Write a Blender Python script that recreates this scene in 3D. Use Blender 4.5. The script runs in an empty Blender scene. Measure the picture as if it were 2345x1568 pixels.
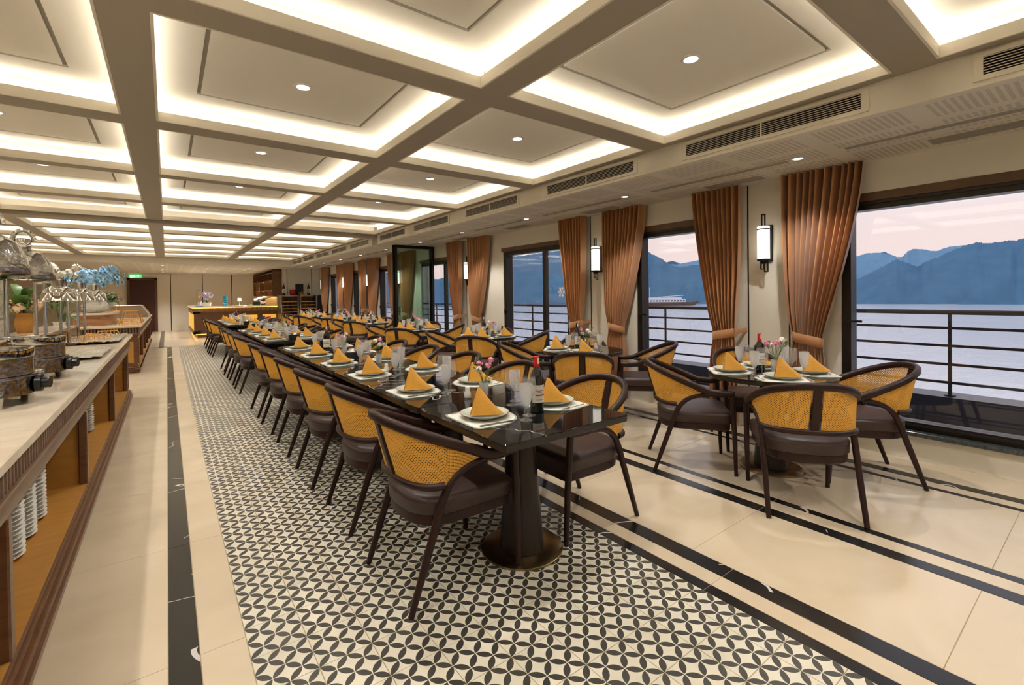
import bpy, math, random
from mathutils import Vector, Matrix
random.seed(7)
PI = math.pi
sc = bpy.context.scene
COL = sc.collection
# ------------------------------------------------------------------ camera
W, H = 2345, 1568
F_PX, YAW, PITCH, ROLL, CY = 1057.776, 0.641412, 0.0122975, -0.0132818, 687.39
EYE = 1.389
def cam_axes():
    r = Vector((math.cos(YAW), -math.sin(YAW), 0)); f = Vector((math.sin(YAW), math.cos(YAW), 0)); u = Vector((0, 0, 1))
    f2 = f*math.cos(PITCH) - u*math.sin(PITCH); u2 = f*math.sin(PITCH) + u*math.cos(PITCH)
    r3 = r*math.cos(ROLL) + u2*math.sin(ROLL); u3 = u2*math.cos(ROLL) - r*math.sin(ROLL)
    return r3, u3, -f2
cd = bpy.data.cameras.new('camera'); cam = bpy.data.objects.new('camera', cd); COL.objects.link(cam)
r3, u3, b3 = cam_axes()
cam.matrix_world = Matrix(((r3.x, u3.x, b3.x, 0), (r3.y, u3.y, b3.y, 0), (r3.z, u3.z, b3.z, EYE), (0, 0, 0, 1)))
cd.sensor_width = 36; cd.lens = F_PX/W*36; cd.shift_y = (CY - H/2)/W; cd.clip_start = .05; cd.clip_end = 5000
sc.camera = cam
# ------------------------------------------------------------------ dusk sky
wd = bpy.data.worlds.new('dusk'); sc.world = wd; wd.use_nodes = True
nt = wd.node_tree; nt.nodes.clear()
o = nt.nodes.new('ShaderNodeOutputWorld'); bg = nt.nodes.new('ShaderNodeBackground')
tc = nt.nodes.new('ShaderNodeTexCoord'); sx = nt.nodes.new('ShaderNodeSeparateXYZ'); cr = nt.nodes.new('ShaderNodeValToRGB')
nt.links.new(tc.outputs['Generated'], sx.inputs[0]); nt.links.new(sx.outputs['Z'], cr.inputs[0])
cr.color_ramp.elements[0].position = 0.0; cr.color_ramp.elements[0].color = (.92, .72, .66, 1)
cr.color_ramp.elements[1].position = .9; cr.color_ramp.elements[1].color = (.66, .71, .84, 1)
e = cr.color_ramp.elements.new(.10); e.color = (.90, .74, .70, 1)
e = cr.color_ramp.elements.new(.30); e.color = (.84, .80, .84, 1)
nt.links.new(cr.outputs[0], bg.inputs[0]); bg.inputs[1].default_value = .64; nt.links.new(bg.outputs[0], o.inputs[0])
# ------------------------------------------------------------------ exposure, light levels
vs = sc.view_settings
vs.view_transform = 'Standard'; vs.look = 'None'; vs.gamma = 1; vs.use_curve_mapping = False; vs.exposure = 0.85
LED = 9.2         # cove strips
SPOT_W = 38.0      # coffer downlights
SPOT2_W = 34.0     # soffit downlights
WARM = (1.0, .92, .78)
WARM2 = (1.0, .955, .885)
try:
    sc.cycles.use_denoising = True
    sc.cycles.max_bounces = 6; sc.cycles.diffuse_bounces = 4; sc.cycles.glossy_bounces = 3
    sc.cycles.use_adaptive_sampling = True; sc.cycles.adaptive_threshold = .15; sc.cycles.adaptive_min_samples = 16
    sc.cycles.transparent_max_bounces = 14; sc.cycles.caustics_reflective = False; sc.cycles.caustics_refractive = False
    sc.cycles.sample_clamp_indirect = 6.0
except Exception:
    pass
# ================================================================== materials
MATS = {}
def nodes_of(m): return m.node_tree.nodes, m.node_tree.links
def mat(name, col, rough=.5, metal=0.0, coat=0.0, spec=.5, emit=None, es=0.0, sheen=0.0):
    if name in MATS: return MATS[name]
    m = bpy.data.materials.new(name); m.use_nodes = True
    b = m.node_tree.nodes['Principled BSDF']
    b.inputs['Base Color'].default_value = (*col, 1); b.inputs['Roughness'].default_value = rough; b.inputs['Metallic'].default_value = metal
    b.inputs['Coat Weight'].default_value = coat; b.inputs['Coat Roughness'].default_value = .08; b.inputs['Specular IOR Level'].default_value = spec
    if sheen: b.inputs['Sheen Weight'].default_value = sheen
    if emit: b.inputs['Emission Color'].default_value = (*emit, 1); b.inputs['Emission Strength'].default_value = es
    MATS[name] = m; return m
def N(m, t, **kw):
    n = m.node_tree.nodes.new(t)
    for k, v in kw.items(): setattr(n, k, v)
    return n
def L(m, a, b): m.node_tree.links.new(a, b)
def pos(m, scale=None):
    g = N(m, 'ShaderNodeNewGeometry')
    if scale is None: return g.outputs['Position']
    mp = N(m, 'ShaderNodeMapping'); mp.inputs['Scale'].default_value = scale; L(m, g.outputs['Position'], mp.inputs[0]); return mp.outputs[0]
def obj_co(m, scale=(1, 1, 1)):
    g = N(m, 'ShaderNodeTexCoord'); mp = N(m, 'ShaderNodeMapping'); mp.inputs['Scale'].default_value = scale; L(m, g.outputs['Object'], mp.inputs[0]); return mp.outputs[0]
def math_n(m, op, a, b=None, c=None):
    n = N(m, 'ShaderNodeMath', operation=op)
    for i, v in enumerate((a, b, c)):
        if v is None: continue
        if isinstance(v, (int, float)): n.inputs[i].default_value = v
        else: L(m, v, n.inputs[i])
    return n.outputs[0]
def ramp(m, src, stops):
    r = N(m, 'ShaderNodeValToRGB'); L(m, src, r.inputs[0]); cr = r.color_ramp
    cr.elements[0].position, cr.elements[0].color = stops[0][0], (*stops[0][1], 1)
    cr.elements[1].position, cr.elements[1].color = stops[-1][0], (*stops[-1][1], 1)
    for p, c in stops[1:-1]: e = cr.elements.new(p); e.color = (*c, 1)
    return r.outputs[0]
def noise(m, co, scale, detail=3, rough=.5, dist=0):
    n = N(m, 'ShaderNodeTexNoise'); n.inputs['Scale'].default_value = scale; n.inputs['Detail'].default_value = detail
    n.inputs['Roughness'].default_value = rough; n.inputs['Distortion'].default_value = dist; L(m, co, n.inputs['Vector']); return n.outputs['Fac']
def bsdf(m): return m.node_tree.nodes['Principled BSDF']
def bump(m, src, strength, dist=.01):
    b = N(m, 'ShaderNodeBump'); b.inputs['Strength'].default_value = strength; b.inputs['Distance'].default_value = dist
    L(m, src, b.inputs['Height']); L(m, b.outputs[0], bsdf(m).inputs['Normal'])
def noisy(name, c1, c2, scale, rough=.5, co='pos', stretch=(1, 1, 1), detail=4, dist=0, **kw):
    if name in MATS: return MATS[name]
    m = mat(name, c1, rough, **kw)
    v = pos(m, stretch) if co == 'pos' else obj_co(m, stretch)
    L(m, ramp(m, noise(m, v, scale, detail, .55, dist), [(.3, c1), (.7, c2)]), bsdf(m).inputs['Base Color']); return m

M_wood = noisy('chair_wood', (.030, .0095, .0062), (.018, .006, .0042), 6, .42, 'obj', (1, 1, 8), spec=.35)
M_leather = noisy('brown_leather', (.055, .030, .027), (.043, .023, .021), 60, .45, 'obj')
M_cream_paint = mat('cream_paint', (.78, .73, .63), .65)
M_wall = mat('wall_cream', (.80, .76, .67), .6)
M_white_paint = mat('ceiling_white', (.82, .79, .73), .7)
M_beam = mat('beam_taupe', (.38, .335, .27), .65)
M_groove = mat('groove_grey', (.35, .32, .27), .7)
M_slab = noisy('cream_marble', (.64, .53, .39), (.55, .45, .32), 1.6, .2, 'pos', (1, 1.6, 1), 6, .6)
def black_marble(name, vein=.012, rough=.06, base=(.008, .008, .010)):
    if name in MATS: return MATS[name]
    m = mat(name, base, rough)
    v = pos(m, (1, 1, 1))
    n1 = noise(m, v, 1.5, 3, .5, .5)
    d = math_n(m, 'ABSOLUTE', math_n(m, 'SUBTRACT', n1, .5))
    n2 = noise(m, v, .9, 2)
    thr = math_n(m, 'MULTIPLY', math_n(m, 'GREATER_THAN', n2, .50), vein)
    k = math_n(m, 'LESS_THAN', d, thr)
    mx = N(m, 'ShaderNodeMix', data_type='RGBA'); L(m, k, mx.inputs[0]); mx.inputs[6].default_value = (*base, 1); mx.inputs[7].default_value = (.55, .53, .5, 1)
    L(m, mx.outputs[2], bsdf(m).inputs['Base Color']); return m
M_blackstrip = black_marble('black_marble_floor', .004, .22, (.012, .011, .010))
M_tabletop = black_marble('black_marble_table', .0022, .05, (.006, .006, .007))
M_tabedge = mat('table_edge', (.022, .018, .014), .35)
# encaustic tile: lattice of petals
def tile_mat():
    m = mat('petal_tile', (.7, .64, .5), .38)
    sx = N(m, 'ShaderNodeSeparateXYZ'); L(m, pos(m), sx.inputs[0])
    x = math_n(m, 'SUBTRACT', sx.outputs[0], .234); y = math_n(m, 'SUBTRACT', sx.outputs[1], .018)
    u = math_n(m, 'DIVIDE', math_n(m, 'ADD', x, y), .1); v = math_n(m, 'DIVIDE', math_n(m, 'SUBTRACT', x, y), .1)
    a = math_n(m, 'ABSOLUTE', math_n(m, 'SUBTRACT', math_n(m, 'FLOORED_MODULO', u, 1), .5))
    b = math_n(m, 'ABSOLUTE', math_n(m, 'SUBTRACT', math_n(m, 'FLOORED_MODULO', v, 1), .5))
    mx = math_n(m, 'MAXIMUM', a, b); mn = math_n(m, 'MINIMUM', a, b)
    om = math_n(m, 'SUBTRACT', 1, mx)
    d = math_n(m, 'ADD', math_n(m, 'MULTIPLY', om, om), math_n(m, 'MULTIPLY', mn, mn))
    k = math_n(m, 'LESS_THAN', d, .475)
    n = noise(m, pos(m), 7, 4)
    cream = ramp(m, n, [(.3, (.68, .63, .51)), (.7, (.60, .55, .44))]); dark = ramp(m, n, [(.3, (.035, .032, .026)), (.7, (.055, .05, .04))])
    mix = N(m, 'ShaderNodeMix', data_type='RGBA'); L(m, k, mix.inputs[0]); L(m, cream, mix.inputs[6]); L(m, dark, mix.inputs[7])
    L(m, mix.outputs[2], bsdf(m).inputs['Base Color']); return m
M_tile = tile_mat()
M_grout = mat('grout', (.34, .26, .16), .9)
def cane_mat():
    m = mat('woven_cane', (.80, .40, .055), .45)
    b = bsdf(m)
    uv = N(m, 'ShaderNodeUVMap'); sx = N(m, 'ShaderNodeSeparateXYZ'); L(m, uv.outputs[0], sx.inputs[0])
    K = 2*PI/.011
    s1 = math_n(m, 'SINE', math_n(m, 'MULTIPLY', math_n(m, 'ADD', sx.outputs[0], sx.outputs[1]), K*.707))
    s2 = math_n(m, 'SINE', math_n(m, 'MULTIPLY', math_n(m, 'SUBTRACT', sx.outputs[0], sx.outputs[1]), K*.707))
    hole = math_n(m, 'GREATER_THAN', math_n(m, 'MINIMUM', s1, s2), .38)
    c = ramp(m, math_n(m, 'MULTIPLY_ADD', math_n(m, 'MULTIPLY', s1, s2), .5, .5), [(0, (.93, .51, .085)), (1, (.70, .33, .04))])
    L(m, c, b.inputs['Base Color'])
    tr = N(m, 'ShaderNodeBsdfTranslucent'); L(m, c, tr.inputs[0])
    mx0 = N(m, 'ShaderNodeMixShader'); mx0.inputs[0].default_value = .35; L(m, b.outputs[0], mx0.inputs[1]); L(m, tr.outputs[0], mx0.inputs[2])
    tp = N(m, 'ShaderNodeBsdfTransparent'); mx = N(m, 'ShaderNodeMixShader')
    L(m, hole, mx.inputs[0]); L(m, mx0.outputs[0], mx.inputs[1]); L(m, tp.outputs[0], mx.inputs[2])
    L(m, mx.outputs[0], m.node_tree.nodes['Material Output'].inputs[0]); return m
M_cane = cane_mat()
def glass_mat(name, tint=(1, 1, 1), milk=0.0, facing=.35, refl=.6, base=.03):
    if name in MATS: return MATS[name]
    m = bpy.data.materials.new(name); m.use_nodes = True; MATS[name] = m
    nt = m.node_tree; out = nt.nodes['Material Output']; nt.nodes.remove(nt.nodes['Principled BSDF'])
    tp = N(m, 'ShaderNodeBsdfTransparent'); tp.inputs[0].default_value = (*tint, 1)
    gl = N(m, 'ShaderNodeBsdfGlossy'); gl.inputs['Roughness'].default_value = .02
    lw = N(m, 'ShaderNodeLayerWeight'); lw.inputs[0].default_value = facing
    fac = math_n(m, 'MULTIPLY_ADD', lw.outputs['Facing'], refl, base)
    mx = N(m, 'ShaderNodeMixShader'); L(m, fac, mx.inputs[0]); L(m, tp.outputs[0], mx.inputs[1]); L(m, gl.outputs[0], mx.inputs[2])
    last = mx.outputs[0]
    if milk:
        df = N(m, 'ShaderNodeBsdfDiffuse'); df.inputs[0].default_value = (.95, .95, .97, 1)
        m2 = N(m, 'ShaderNodeMixShader'); m2.inputs[0].default_value = milk; L(m, last, m2.inputs[1]); L(m, df.outputs[0], m2.inputs[2]); last = m2.outputs[0]
    L(m, last, out.inputs[0]); return m
M_pane = glass_mat('window_glass', (.97, .98, 1), 0, .2, .35, .035)
M_pane_green = glass_mat('green_glass', (.88, .95, .92), 0, .2, .3, .04)
M_glass = glass_mat('clear_glass', (.99, .99, .99), .07, .35, .35, .02)
M_goblet = glass_mat('frosted_goblet_glass', (.985, .99, .99), .28, .35, .35, .03)
M_frame = mat('bronze_aluminium', (.030, .025, .020), .35, .6)
M_headtrim = noisy('brown_head_trim', (.13, .062, .025), (.10, .048, .02), 8, .4)
M_curtain = mat('copper_satin', (.47, .220, .090), .36, 0, 0, .6, sheen=.35)
M_granite = noisy('dark_granite_sill', (.02, .025, .03), (.09, .10, .10), 60, .15)
M_led = mat('led', (1, 1, 1), .5, emit=WARM, es=LED)
M_bulb = mat('downlight_lens', (1, 1, 1), .5, emit=(1, .95, .88), es=5)
M_whitemetal = mat('white_fitting', (.82, .80, .76), .4)
M_vent = mat('vent_cream', (.74, .68, .56), .45)
M_void = mat('vent_void', (.006, .006, .006), .8)
M_iron = mat('black_iron', (.014, .012, .011), .42, .4)
M_shade = mat('sconce_opal', (.9, .9, .85), .4, emit=(1.0, .95, .80), es=.95)
M_walnut = noisy('walnut', (.17, .072, .032), (.105, .043, .018), 5, .36, 'pos', (1, 1, 9), coat=.25)
M_oak = noisy('amber_oak', (.50, .24, .045), (.40, .18, .03), 4, .5, 'pos', (1, 5, 5))
M_taupewood = noisy('fluted_wood', (.21, .125, .08), (.16, .09, .055), 6, .45, 'pos', (1, 1, 9))
M_flutegap = mat('flute_gap', (.035, .018, .011), .7)
M_counter = noisy('beige_marble', (.76, .66, .52), (.64, .53, .40), 2.2, .10, 'pos', (1, 2.5, 1), 6, 1.2)
M_steel = mat('polished_steel', (.62, .61, .60), .07, 1.0)
M_knob = mat('black_knob', (.012, .012, .014), .3)
def hammered():
    m = mat('hammered_steel', (.40, .39, .38), .17, 1.0)
    v = N(m, 'ShaderNodeTexVoronoi', feature='SMOOTH_F1'); v.inputs['Scale'].default_value = 70; L(m, obj_co(m), v.inputs['Vector']); bump(m, v.outputs['Distance'], .28, .005); return m
M_hammer = hammered()
def foil():
    m = mat('aluminium_foil', (.82, .80, .76), .16, 1.0)
    bump(m, noise(m, obj_co(m), 14, 5, .7, 1.5), 1.0, .05); return m
M_foil = foil()
M_gold = mat('gold_wire', (.78, .40, .08), .28, 1.0)
M_brass = noisy('brushed_brass', (.42, .30, .14), (.30, .21, .10), 30, .28, 'obj', (1, 8, 1), metal=1.0)
M_column = noisy('bronze_column', (.045, .034, .027), (.03, .023, .019), 30, .38, 'obj', (8, 8, .5), metal=.5)
M_napkin = noisy('mustard_linen', (.68, .33, .032), (.58, .27, .024), 90, .75, 'obj', sheen=.3)
M_plate = noisy('sage_stoneware', (.60, .64, .55), (.44, .50, .43), 70, .18, 'obj')
M_platerim = mat('plate_brown_rim', (.18, .08, .035), .3)
M_mat = noisy('ivory_placemat', (.78, .76, .70), (.70, .67, .60), 12, .55, 'obj')
M_matrim = mat('grey_green_placemat_rim', (.30, .33, .28), .5)
M_bottle = mat('dark_bottle_glass', (.006, .008, .006), .06, 0, .5)
M_red = mat('red_capsule', (.55, .02, .02), .3)
M_paper = mat('label_paper', (.80, .77, .68), .7)
M_ink = mat('label_ink', (.10, .07, .06), .7)
M_inkred = mat('label_red', (.55, .04, .05), .7)
M_white = mat('white_ceramic', (.85, .84, .80), .25)
M_blackbox = mat('black_leatherette', (.012, .012, .013), .4)
M_stem = mat('flower_stem', (.09, .20, .04), .5)
M_leaf = noisy('leaf_green', (.05, .15, .03), (.11, .22, .05), 9, .4, 'obj')
M_pink = mat('pink_petal', (.85, .32, .45), .6)
M_cpetal = mat('white_petal', (.88, .86, .80), .6)
def blossom_mat(name, edge, mid, core):
    m = mat(name, edge, .5); uv = N(m, 'ShaderNodeUVMap'); sx = N(m, 'ShaderNodeSeparateXYZ'); L(m, uv.outputs[0], sx.inputs[0])
    L(m, ramp(m, sx.outputs[0], [(0, core), (.35, mid), (.8, edge)]), bsdf(m).inputs['Base Color']); return m
M_blue = blossom_mat('blue_orchid', (.48, .72, .88), (.22, .50, .82), (.04, .14, .50))
M_lilac = blossom_mat('lilac_orchid', (.80, .76, .90), (.76, .66, .86), (.5, .25, .5))
M_deck = noisy('dark_deck', (.022, .024, .04), (.035, .036, .055), 3, .35)
M_rail = mat('rail_bronze', (.040, .030, .034), .35, .5)
M_door = noisy('dark_red_door', (.060, .014, .010), (.045, .010, .008), 6, .4, 'pos', (1, 1, 6))
M_perf = None
def perf_mat():
    m = mat('perforated_board', (.74, .69, .59), .7)
    sx = N(m, 'ShaderNodeSeparateXYZ'); L(m, pos(m), sx.inputs[0])
    fx = math_n(m, 'FLOORED_MODULO', sx.outputs[0], .017); fy = math_n(m, 'FLOORED_MODULO', sx.outputs[1], .036)
    k = math_n(m, 'MULTIPLY', math_n(m, 'LESS_THAN', fx, .0055), math_n(m, 'LESS_THAN', fy, .020))
    bx = math_n(m, 'GREATER_THAN', math_n(m, 'FLOORED_MODULO', math_n(m, 'SUBTRACT', sx.outputs[1], .12), .62), .11)
    by = math_n(m, 'GREATER_THAN', math_n(m, 'FLOORED_MODULO', math_n(m, 'SUBTRACT', sx.outputs[0], 3.574), .40), .08)
    k = math_n(m, 'MULTIPLY', math_n(m, 'MULTIPLY', k, bx), by)
    mx = N(m, 'ShaderNodeMix', data_type='RGBA'); L(m, k, mx.inputs[0]); mx.inputs[6].default_value = (.74, .69, .59, 1); mx.inputs[7].default_value = (.22, .19, .15, 1)
    L(m, mx.outputs[2], bsdf(m).inputs['Base Color']); return m
M_perf = perf_mat()
# ================================================================== mesh builder
class MB:
    def __init__(s): s.v = []; s.f = []; s.uv = {}
    def add(s, vs, fs, uv=None):
        n = len(s.v); s.v += [tuple(p) for p in vs]; s.f += [tuple(i+n for i in f) for f in fs]
        if uv:
            for i, q in enumerate(uv): s.uv[n+i] = q
        return s
    def box(s, x0, x1, y0, y1, z0, z1):
        return s.add([(x, y, z) for z in (z0, z1) for y in (y0, y1) for x in (x0, x1)],
                     [(0, 2, 3, 1), (4, 5, 7, 6), (0, 1, 5, 4), (2, 6, 7, 3), (0, 4, 6, 2), (1, 3, 7, 5)])
    def bbox(s, x0, x1, y0, y1, z0, z1, b=.004):      # chamfered on top and bottom rim and vertical edges
        rings = []
        for z, i in ((z0, b), (z0+b, 0), (z1-b, 0), (z1, b)):
            rings.append([(x0+b, y0+i, z), (x1-b, y0+i, z), (x1-i, y0+b, z), (x1-i, y1-b, z), (x1-b, y1-i, z), (x0+b, y1-i, z), (x0+i, y1-b, z), (x0+i, y0+b, z)])
        return s.loft(rings)
    def loft(s, rings, caps=True, closed=True):
        n = len(rings[0]); vs = [p for r in rings for p in r]; fs = []
        for k in range(len(rings)-1):
            for i in range(n if closed else n-1):
                j = (i+1) % n; fs.append((k*n+i, k*n+j, (k+1)*n+j, (k+1)*n+i))
        if caps and closed: fs.append(tuple(range(n-1, -1, -1))); fs.append(tuple((len(rings)-1)*n+i for i in range(n)))
        return s.add(vs, fs)
    def lathe(s, prof, seg=20, c=(0, 0, 0), caps=True):
        rings = [[(c[0]+r*math.cos(2*PI*i/seg), c[1]+r*math.sin(2*PI*i/seg), c[2]+z) for i in range(seg)] for r, z in prof]
        return s.loft(rings, caps)
    def tube(s, pts, r, seg=8, r2=None):
        pts = [Vector(p) for p in pts]; rings = []; n = len(pts)
        ref = None
        for k, p in enumerate(pts):
            t = (pts[min(k+1, n-1)] - pts[max(k-1, 0)]).normalized()
            if ref is None: ref = Vector((0, 0, 1)) if abs(t.z) < .9 else Vector((1, 0, 0))
            a = t.cross(ref)
            if a.length < 1e-4: a = t.cross(Vector((1, .3, .1)))
            a.normalize(); b = a.cross(t).normalized(); ref = b
            rr = r if r2 is None else r + (r2-r)*k/max(1, n-1)
            rings.append([p + a*rr*math.cos(2*PI*i/seg) + b*rr*math.sin(2*PI*i/seg) for i in range(seg)])
        return s.loft(rings)
    def sweep(s, pts, wh, up=(0, 0, 1), ch=.25):
        """rectangular bar with chamfered edges; wh = (w,h) or list; w across, h along up"""
        pts = [Vector(p) for p in pts]; n = len(pts); rings = []
        for k, p in enumerate(pts):
            t = (pts[min(k+1, n-1)] - pts[max(k-1, 0)]).normalized()
            U = Vector(up[k]) if isinstance(up, list) else Vector(up)
            a = t.cross(U).normalized(); b = a.cross(t).normalized()
            w, h = wh[k] if isinstance(wh, list) else wh
            w /= 2; h /= 2; c = min(w, h)*ch*2
            q = [(w-c, -h), (w, -h+c), (w, h-c), (w-c, h), (-w+c, h), (-w, h-c), (-w, -h+c), (-w+c, -h)]
            rings.append([p + a*x + b*y for x, y in q])
        return s.loft(rings)
    def grid(s, pts, uv=None):
        nu, nv = len(pts), len(pts[0]); fs = []
        for i in range(nu-1):
            for j in range(nv-1): fs.append((i*nv+j, (i+1)*nv+j, (i+1)*nv+j+1, i*nv+j+1))
        return s.add([p for r in pts for p in r], fs, [q for r in uv for q in r] if uv else None)
    def mesh(s, name, m, smooth=None):
        me = bpy.data.meshes.new(name); me.from_pydata(s.v, [], s.f); me.materials.append(m)
        if s.uv:
            l = me.uv_layers.new(name='UVMap')
            for lp in me.loops: l.data[lp.index].uv = s.uv.get(lp.vertex_index, (0, 0))
        if smooth:
            me.polygons.foreach_set('use_smooth', [True]*len(me.polygons))
            me.set_sharp_from_angle(angle=math.radians(smooth))
        me.update(); return me
def link(name, me, parent=None, loc=(0, 0, 0), rz=0):
    o = bpy.data.objects.new(name, me); COL.objects.link(o); o.location = loc; o.rotation_euler = (0, 0, rz)
    if parent: o.parent = parent
    return o
def obj(name, mb, m, parent=None, smooth=None, loc=(0, 0, 0), rz=0): return link(name, mb.mesh(name, m, smooth), parent, loc, rz)
def tag(o, label=None, cat=None, group=None, kind=None):
    if label: o['label'] = label
    if cat: o['category'] = cat
    if group: o['group'] = group
    if kind: o['kind'] = kind
    return o
def thing(name, label, cat, loc=(0, 0, 0), rz=0, group=None): return tag(link(name, None, None, loc, rz), label, cat, group)
def place(proto, name, label, cat, loc, rz=0, group=None, scale=1.0):
    """proto: list of (part name, mesh, [sub parts (name, mesh)])"""
    if len(proto) == 1 and not proto[0][2]:
        o = tag(link(name, proto[0][1], None, loc, rz), label, cat, group); o.scale = (scale,)*3; return o
    t = thing(name, label, cat, loc, rz, group); t.scale = (scale,)*3
    for pn, me, subs in proto:
        p = link(pn, me, t)
        for sn, sm in subs: link(sn, sm, p)
    return t
def struct(name, mb=None, m=None, parent=None, smooth=None):
    o = obj(name, mb, m, parent, smooth) if mb else link(name, None, parent)
    if not parent: o['kind'] = 'structure'
    return o
ORD = ['first', 'second', 'third', 'fourth', 'fifth', 'sixth', 'seventh', 'eighth', 'ninth', 'tenth', 'eleventh', 'twelfth', 'thirteenth', 'fourteenth', 'fifteenth']
def ell(p): return [Vector(q) for q in p]
# ================================================================== room dimensions
XW, XL = 4.862, -5.13
YB, YF = -3.2, 25.2
ZS, ZB, ZC = 2.49, 2.684, 2.85
XF = 3.574
# ---------------------------------------------------------------- floor
floor = struct('floor')
obj('grout_bed', MB().box(XL, XW+.02, YB, YF, -.06, -.002), M_grout, floor)
def tile_mesh(x1):
    b = MB(); w = x1; c = .0012; g = .0013
    b.loft([[(g, g, -.012), (w-g, g, -.012), (w-g, .2-g, -.012), (g, .2-g, -.012)], [(g, g, -c), (w-g, g, -c), (w-g, .2-g, -c), (g, .2-g, -c)],
            [(g+c, g+c, 0), (w-g-c, g+c, 0), (w-g-c, .2-g-c, 0), (g+c, .2-g-c, 0)]])
    return b
tm_full = tile_mesh(.2).mesh('tile', M_tile); tm_cut = tile_mesh(.146).mesh('tile', M_tile)
rest = MB()
for j in range(-16, 84):
    y = .018 + .2*j
    if y > 16.75: break
    for i in range(9):
        x = .234 + .2*i
        if 2 <= j < 35: link('tile', tm_cut if i == 8 else tm_full, floor, (x, y, 0))
        else:
            w = .146 if i == 8 else .2
            rest.add([(x+.0013, y+.0013, 0), (x+w-.0013, y+.0013, 0), (x+w-.0013, y+.1987, 0), (x+.0013, y+.1987, 0)], [(0, 1, 2, 3)])
tag(obj('tile_field', rest, M_tile, floor), kind='stuff')
def slabs(name, x0, x1, y0, y1, pitch, phase, m, gap=.0012):
    y = phase - math.ceil((phase-y0)/pitch)*pitch
    while y < y1:
        a, b = max(y, y0), min(y+pitch, y1)
        if b - a > .02: obj(name, MB().bbox(x0+gap, x1-gap, a+gap, b-gap, -.02, 0, .0012), m, floor)
        y += pitch
PE = 16.818
slabs('border_strip', -.021, .079, YB, PE-.15, 2.06, 3.2, M_blackstrip)
slabs('slab', .079, .234, YB, PE-.15, 1.03, 3.2, M_slab)
slabs('slab', -.45, -.021, YB, PE, 1.03, 3.2, M_slab)
slabs('slab', -1.9, -.45, YB, PE, 2.06, 3.2, M_slab)
slabs('slab', XL, -1.9, YB, PE, 4.12, 3.2, M_slab)
slabs('border_strip', 1.98, 2.045, YB, PE, 2.0, 1.19, M_blackstrip)
slabs('slab', 2.045, 2.145, YB, PE, 2.0, 1.19, M_slab)
slabs('border_strip', 2.145, 2.25, YB, PE, 2.0, 1.19, M_blackstrip)
slabs('slab', 2.25, 2.98, YB, PE, 1.006, 1.413, M_slab)
slabs('border_strip', 2.98, 3.075, YB, PE, 2.012, 1.413, M_blackstrip)
slabs('slab', 3.075, 3.188, YB, PE, 2.012, 1.413, M_slab)
slabs('border_strip', 3.188, 3.25, YB, PE, 2.012, 1.413, M_blackstrip)
slabs('slab', 3.25, 4.229, YB, PE, 1.006, 1.413, M_slab)
slabs('border_strip', 4.229, 4.28, YB, PE, 2.012, 1.413, M_blackstrip)
slabs('slab', 4.28, 4.384, YB, PE, 2.012, 1.413, M_slab)
slabs('border_strip', 4.384, 4.48, YB, PE, 2.012, 1.413, M_blackstrip)
slabs('slab', 4.48, XW, YB, PE, 1.006, 1.413, M_slab)
# cross border at the far end of the patterned field and the bar floor
obj('tile_border', MB().add([(-.45, PE-.15, 0), (.234, PE-.15, 0), (.234, PE, 0), (-.45, PE, 0)], [(0, 1, 2, 3)]), M_tile, floor)
for a, b, x1 in ((PE, 17.1, XW), (17.1, 18.1, XW), (18.1, 19.3, XW), (19.3, 21.2, XW), (21.2, 23.2, XW), (23.2, YF, XW)):
    for x0, x2 in ((XL, -.65), (-.65, -.52), (-.52, -.38), (-.38, -.22), (-.22, -.10), (-.10, 1.2), (1.2, 3.0), (3.0, XW)):
        obj('slab', MB().bbox(x0+.001, x2-.001, a+.001, b-.001, -.02, 0, .001), M_blackstrip if x0 in (-.65, -.38, -.22) and x2 != -.22 or (x0 == -.22) else M_slab, floor)
# ---------------------------------------------------------------- ceiling with lit coffers
ceiling = struct('ceiling')
COLS = [(-3.70, -2.03), (-1.83, -.243), (-.03, 1.594), (1.815, 3.487)]
ROWS = [(.864-1.787*2, 2.431-1.787*2), (.864-1.787, 2.431-1.787), (.864, 2.431), (2.651, 4.218), (4.438, 6.005), (6.19, 7.72), (7.94, 9.42)]
ROWS += [(9.92+1.58*k, 11.28+1.58*k) for k in range(5)]
YE = 17.85
obj('ceiling_deck', MB().box(XL, XW+.3, YB, YF, 2.93, 3.0), M_white_paint, ceiling)
XE = [-3.79] + [c for p in COLS for c in p] + [XF]
for a, b in ((-3.79, -3.70), (-2.03, -1.83), (-.243, -.03), (1.594, 1.815), (3.487, XF)):
    mbm = MB().box(a, b, YB, YE, ZB, ZB+.008)
    mid = (a+b)/2
    if b - a > .15: obj('cove_wall', MB().box(mid-.012, mid+.012, YB, YE, ZB+.008, ZC+.06), M_cream_paint, ceiling)
    obj('beam', mbm, M_beam, ceiling)
gaps = [(YB, ROWS[0][0])] + [(ROWS[k][1], ROWS[k+1][0]) for k in range(len(ROWS)-1)] + [(ROWS[-1][1], YE)]
for a, b in gaps:
    for x0, x1 in COLS:
        mbm = MB().box(x0, x1, a, b, ZB, ZB+.008)
        if .15 < b-a: mid = (a+b)/2; obj('cove_wall', MB().box(x0-.09, x1+.09, mid-.012, mid+.012, ZB+.008, ZC+.06), M_cream_paint, ceiling)
        obj('cross_beam', mbm, M_beam, ceiling)
def ring(mb, x0, x1, y0, y1, w, z0, z1):           # rectangular ring, w outward
    mb.box(x0-w, x1+w, y0-w, y0, z0, z1); mb.box(x0-w, x1+w, y1, y1+w, z0, z1); mb.box(x0-w, x0, y0, y1, z0, z1); mb.box(x1, x1+w, y0, y1, z0, z1)
DL = []
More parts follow.
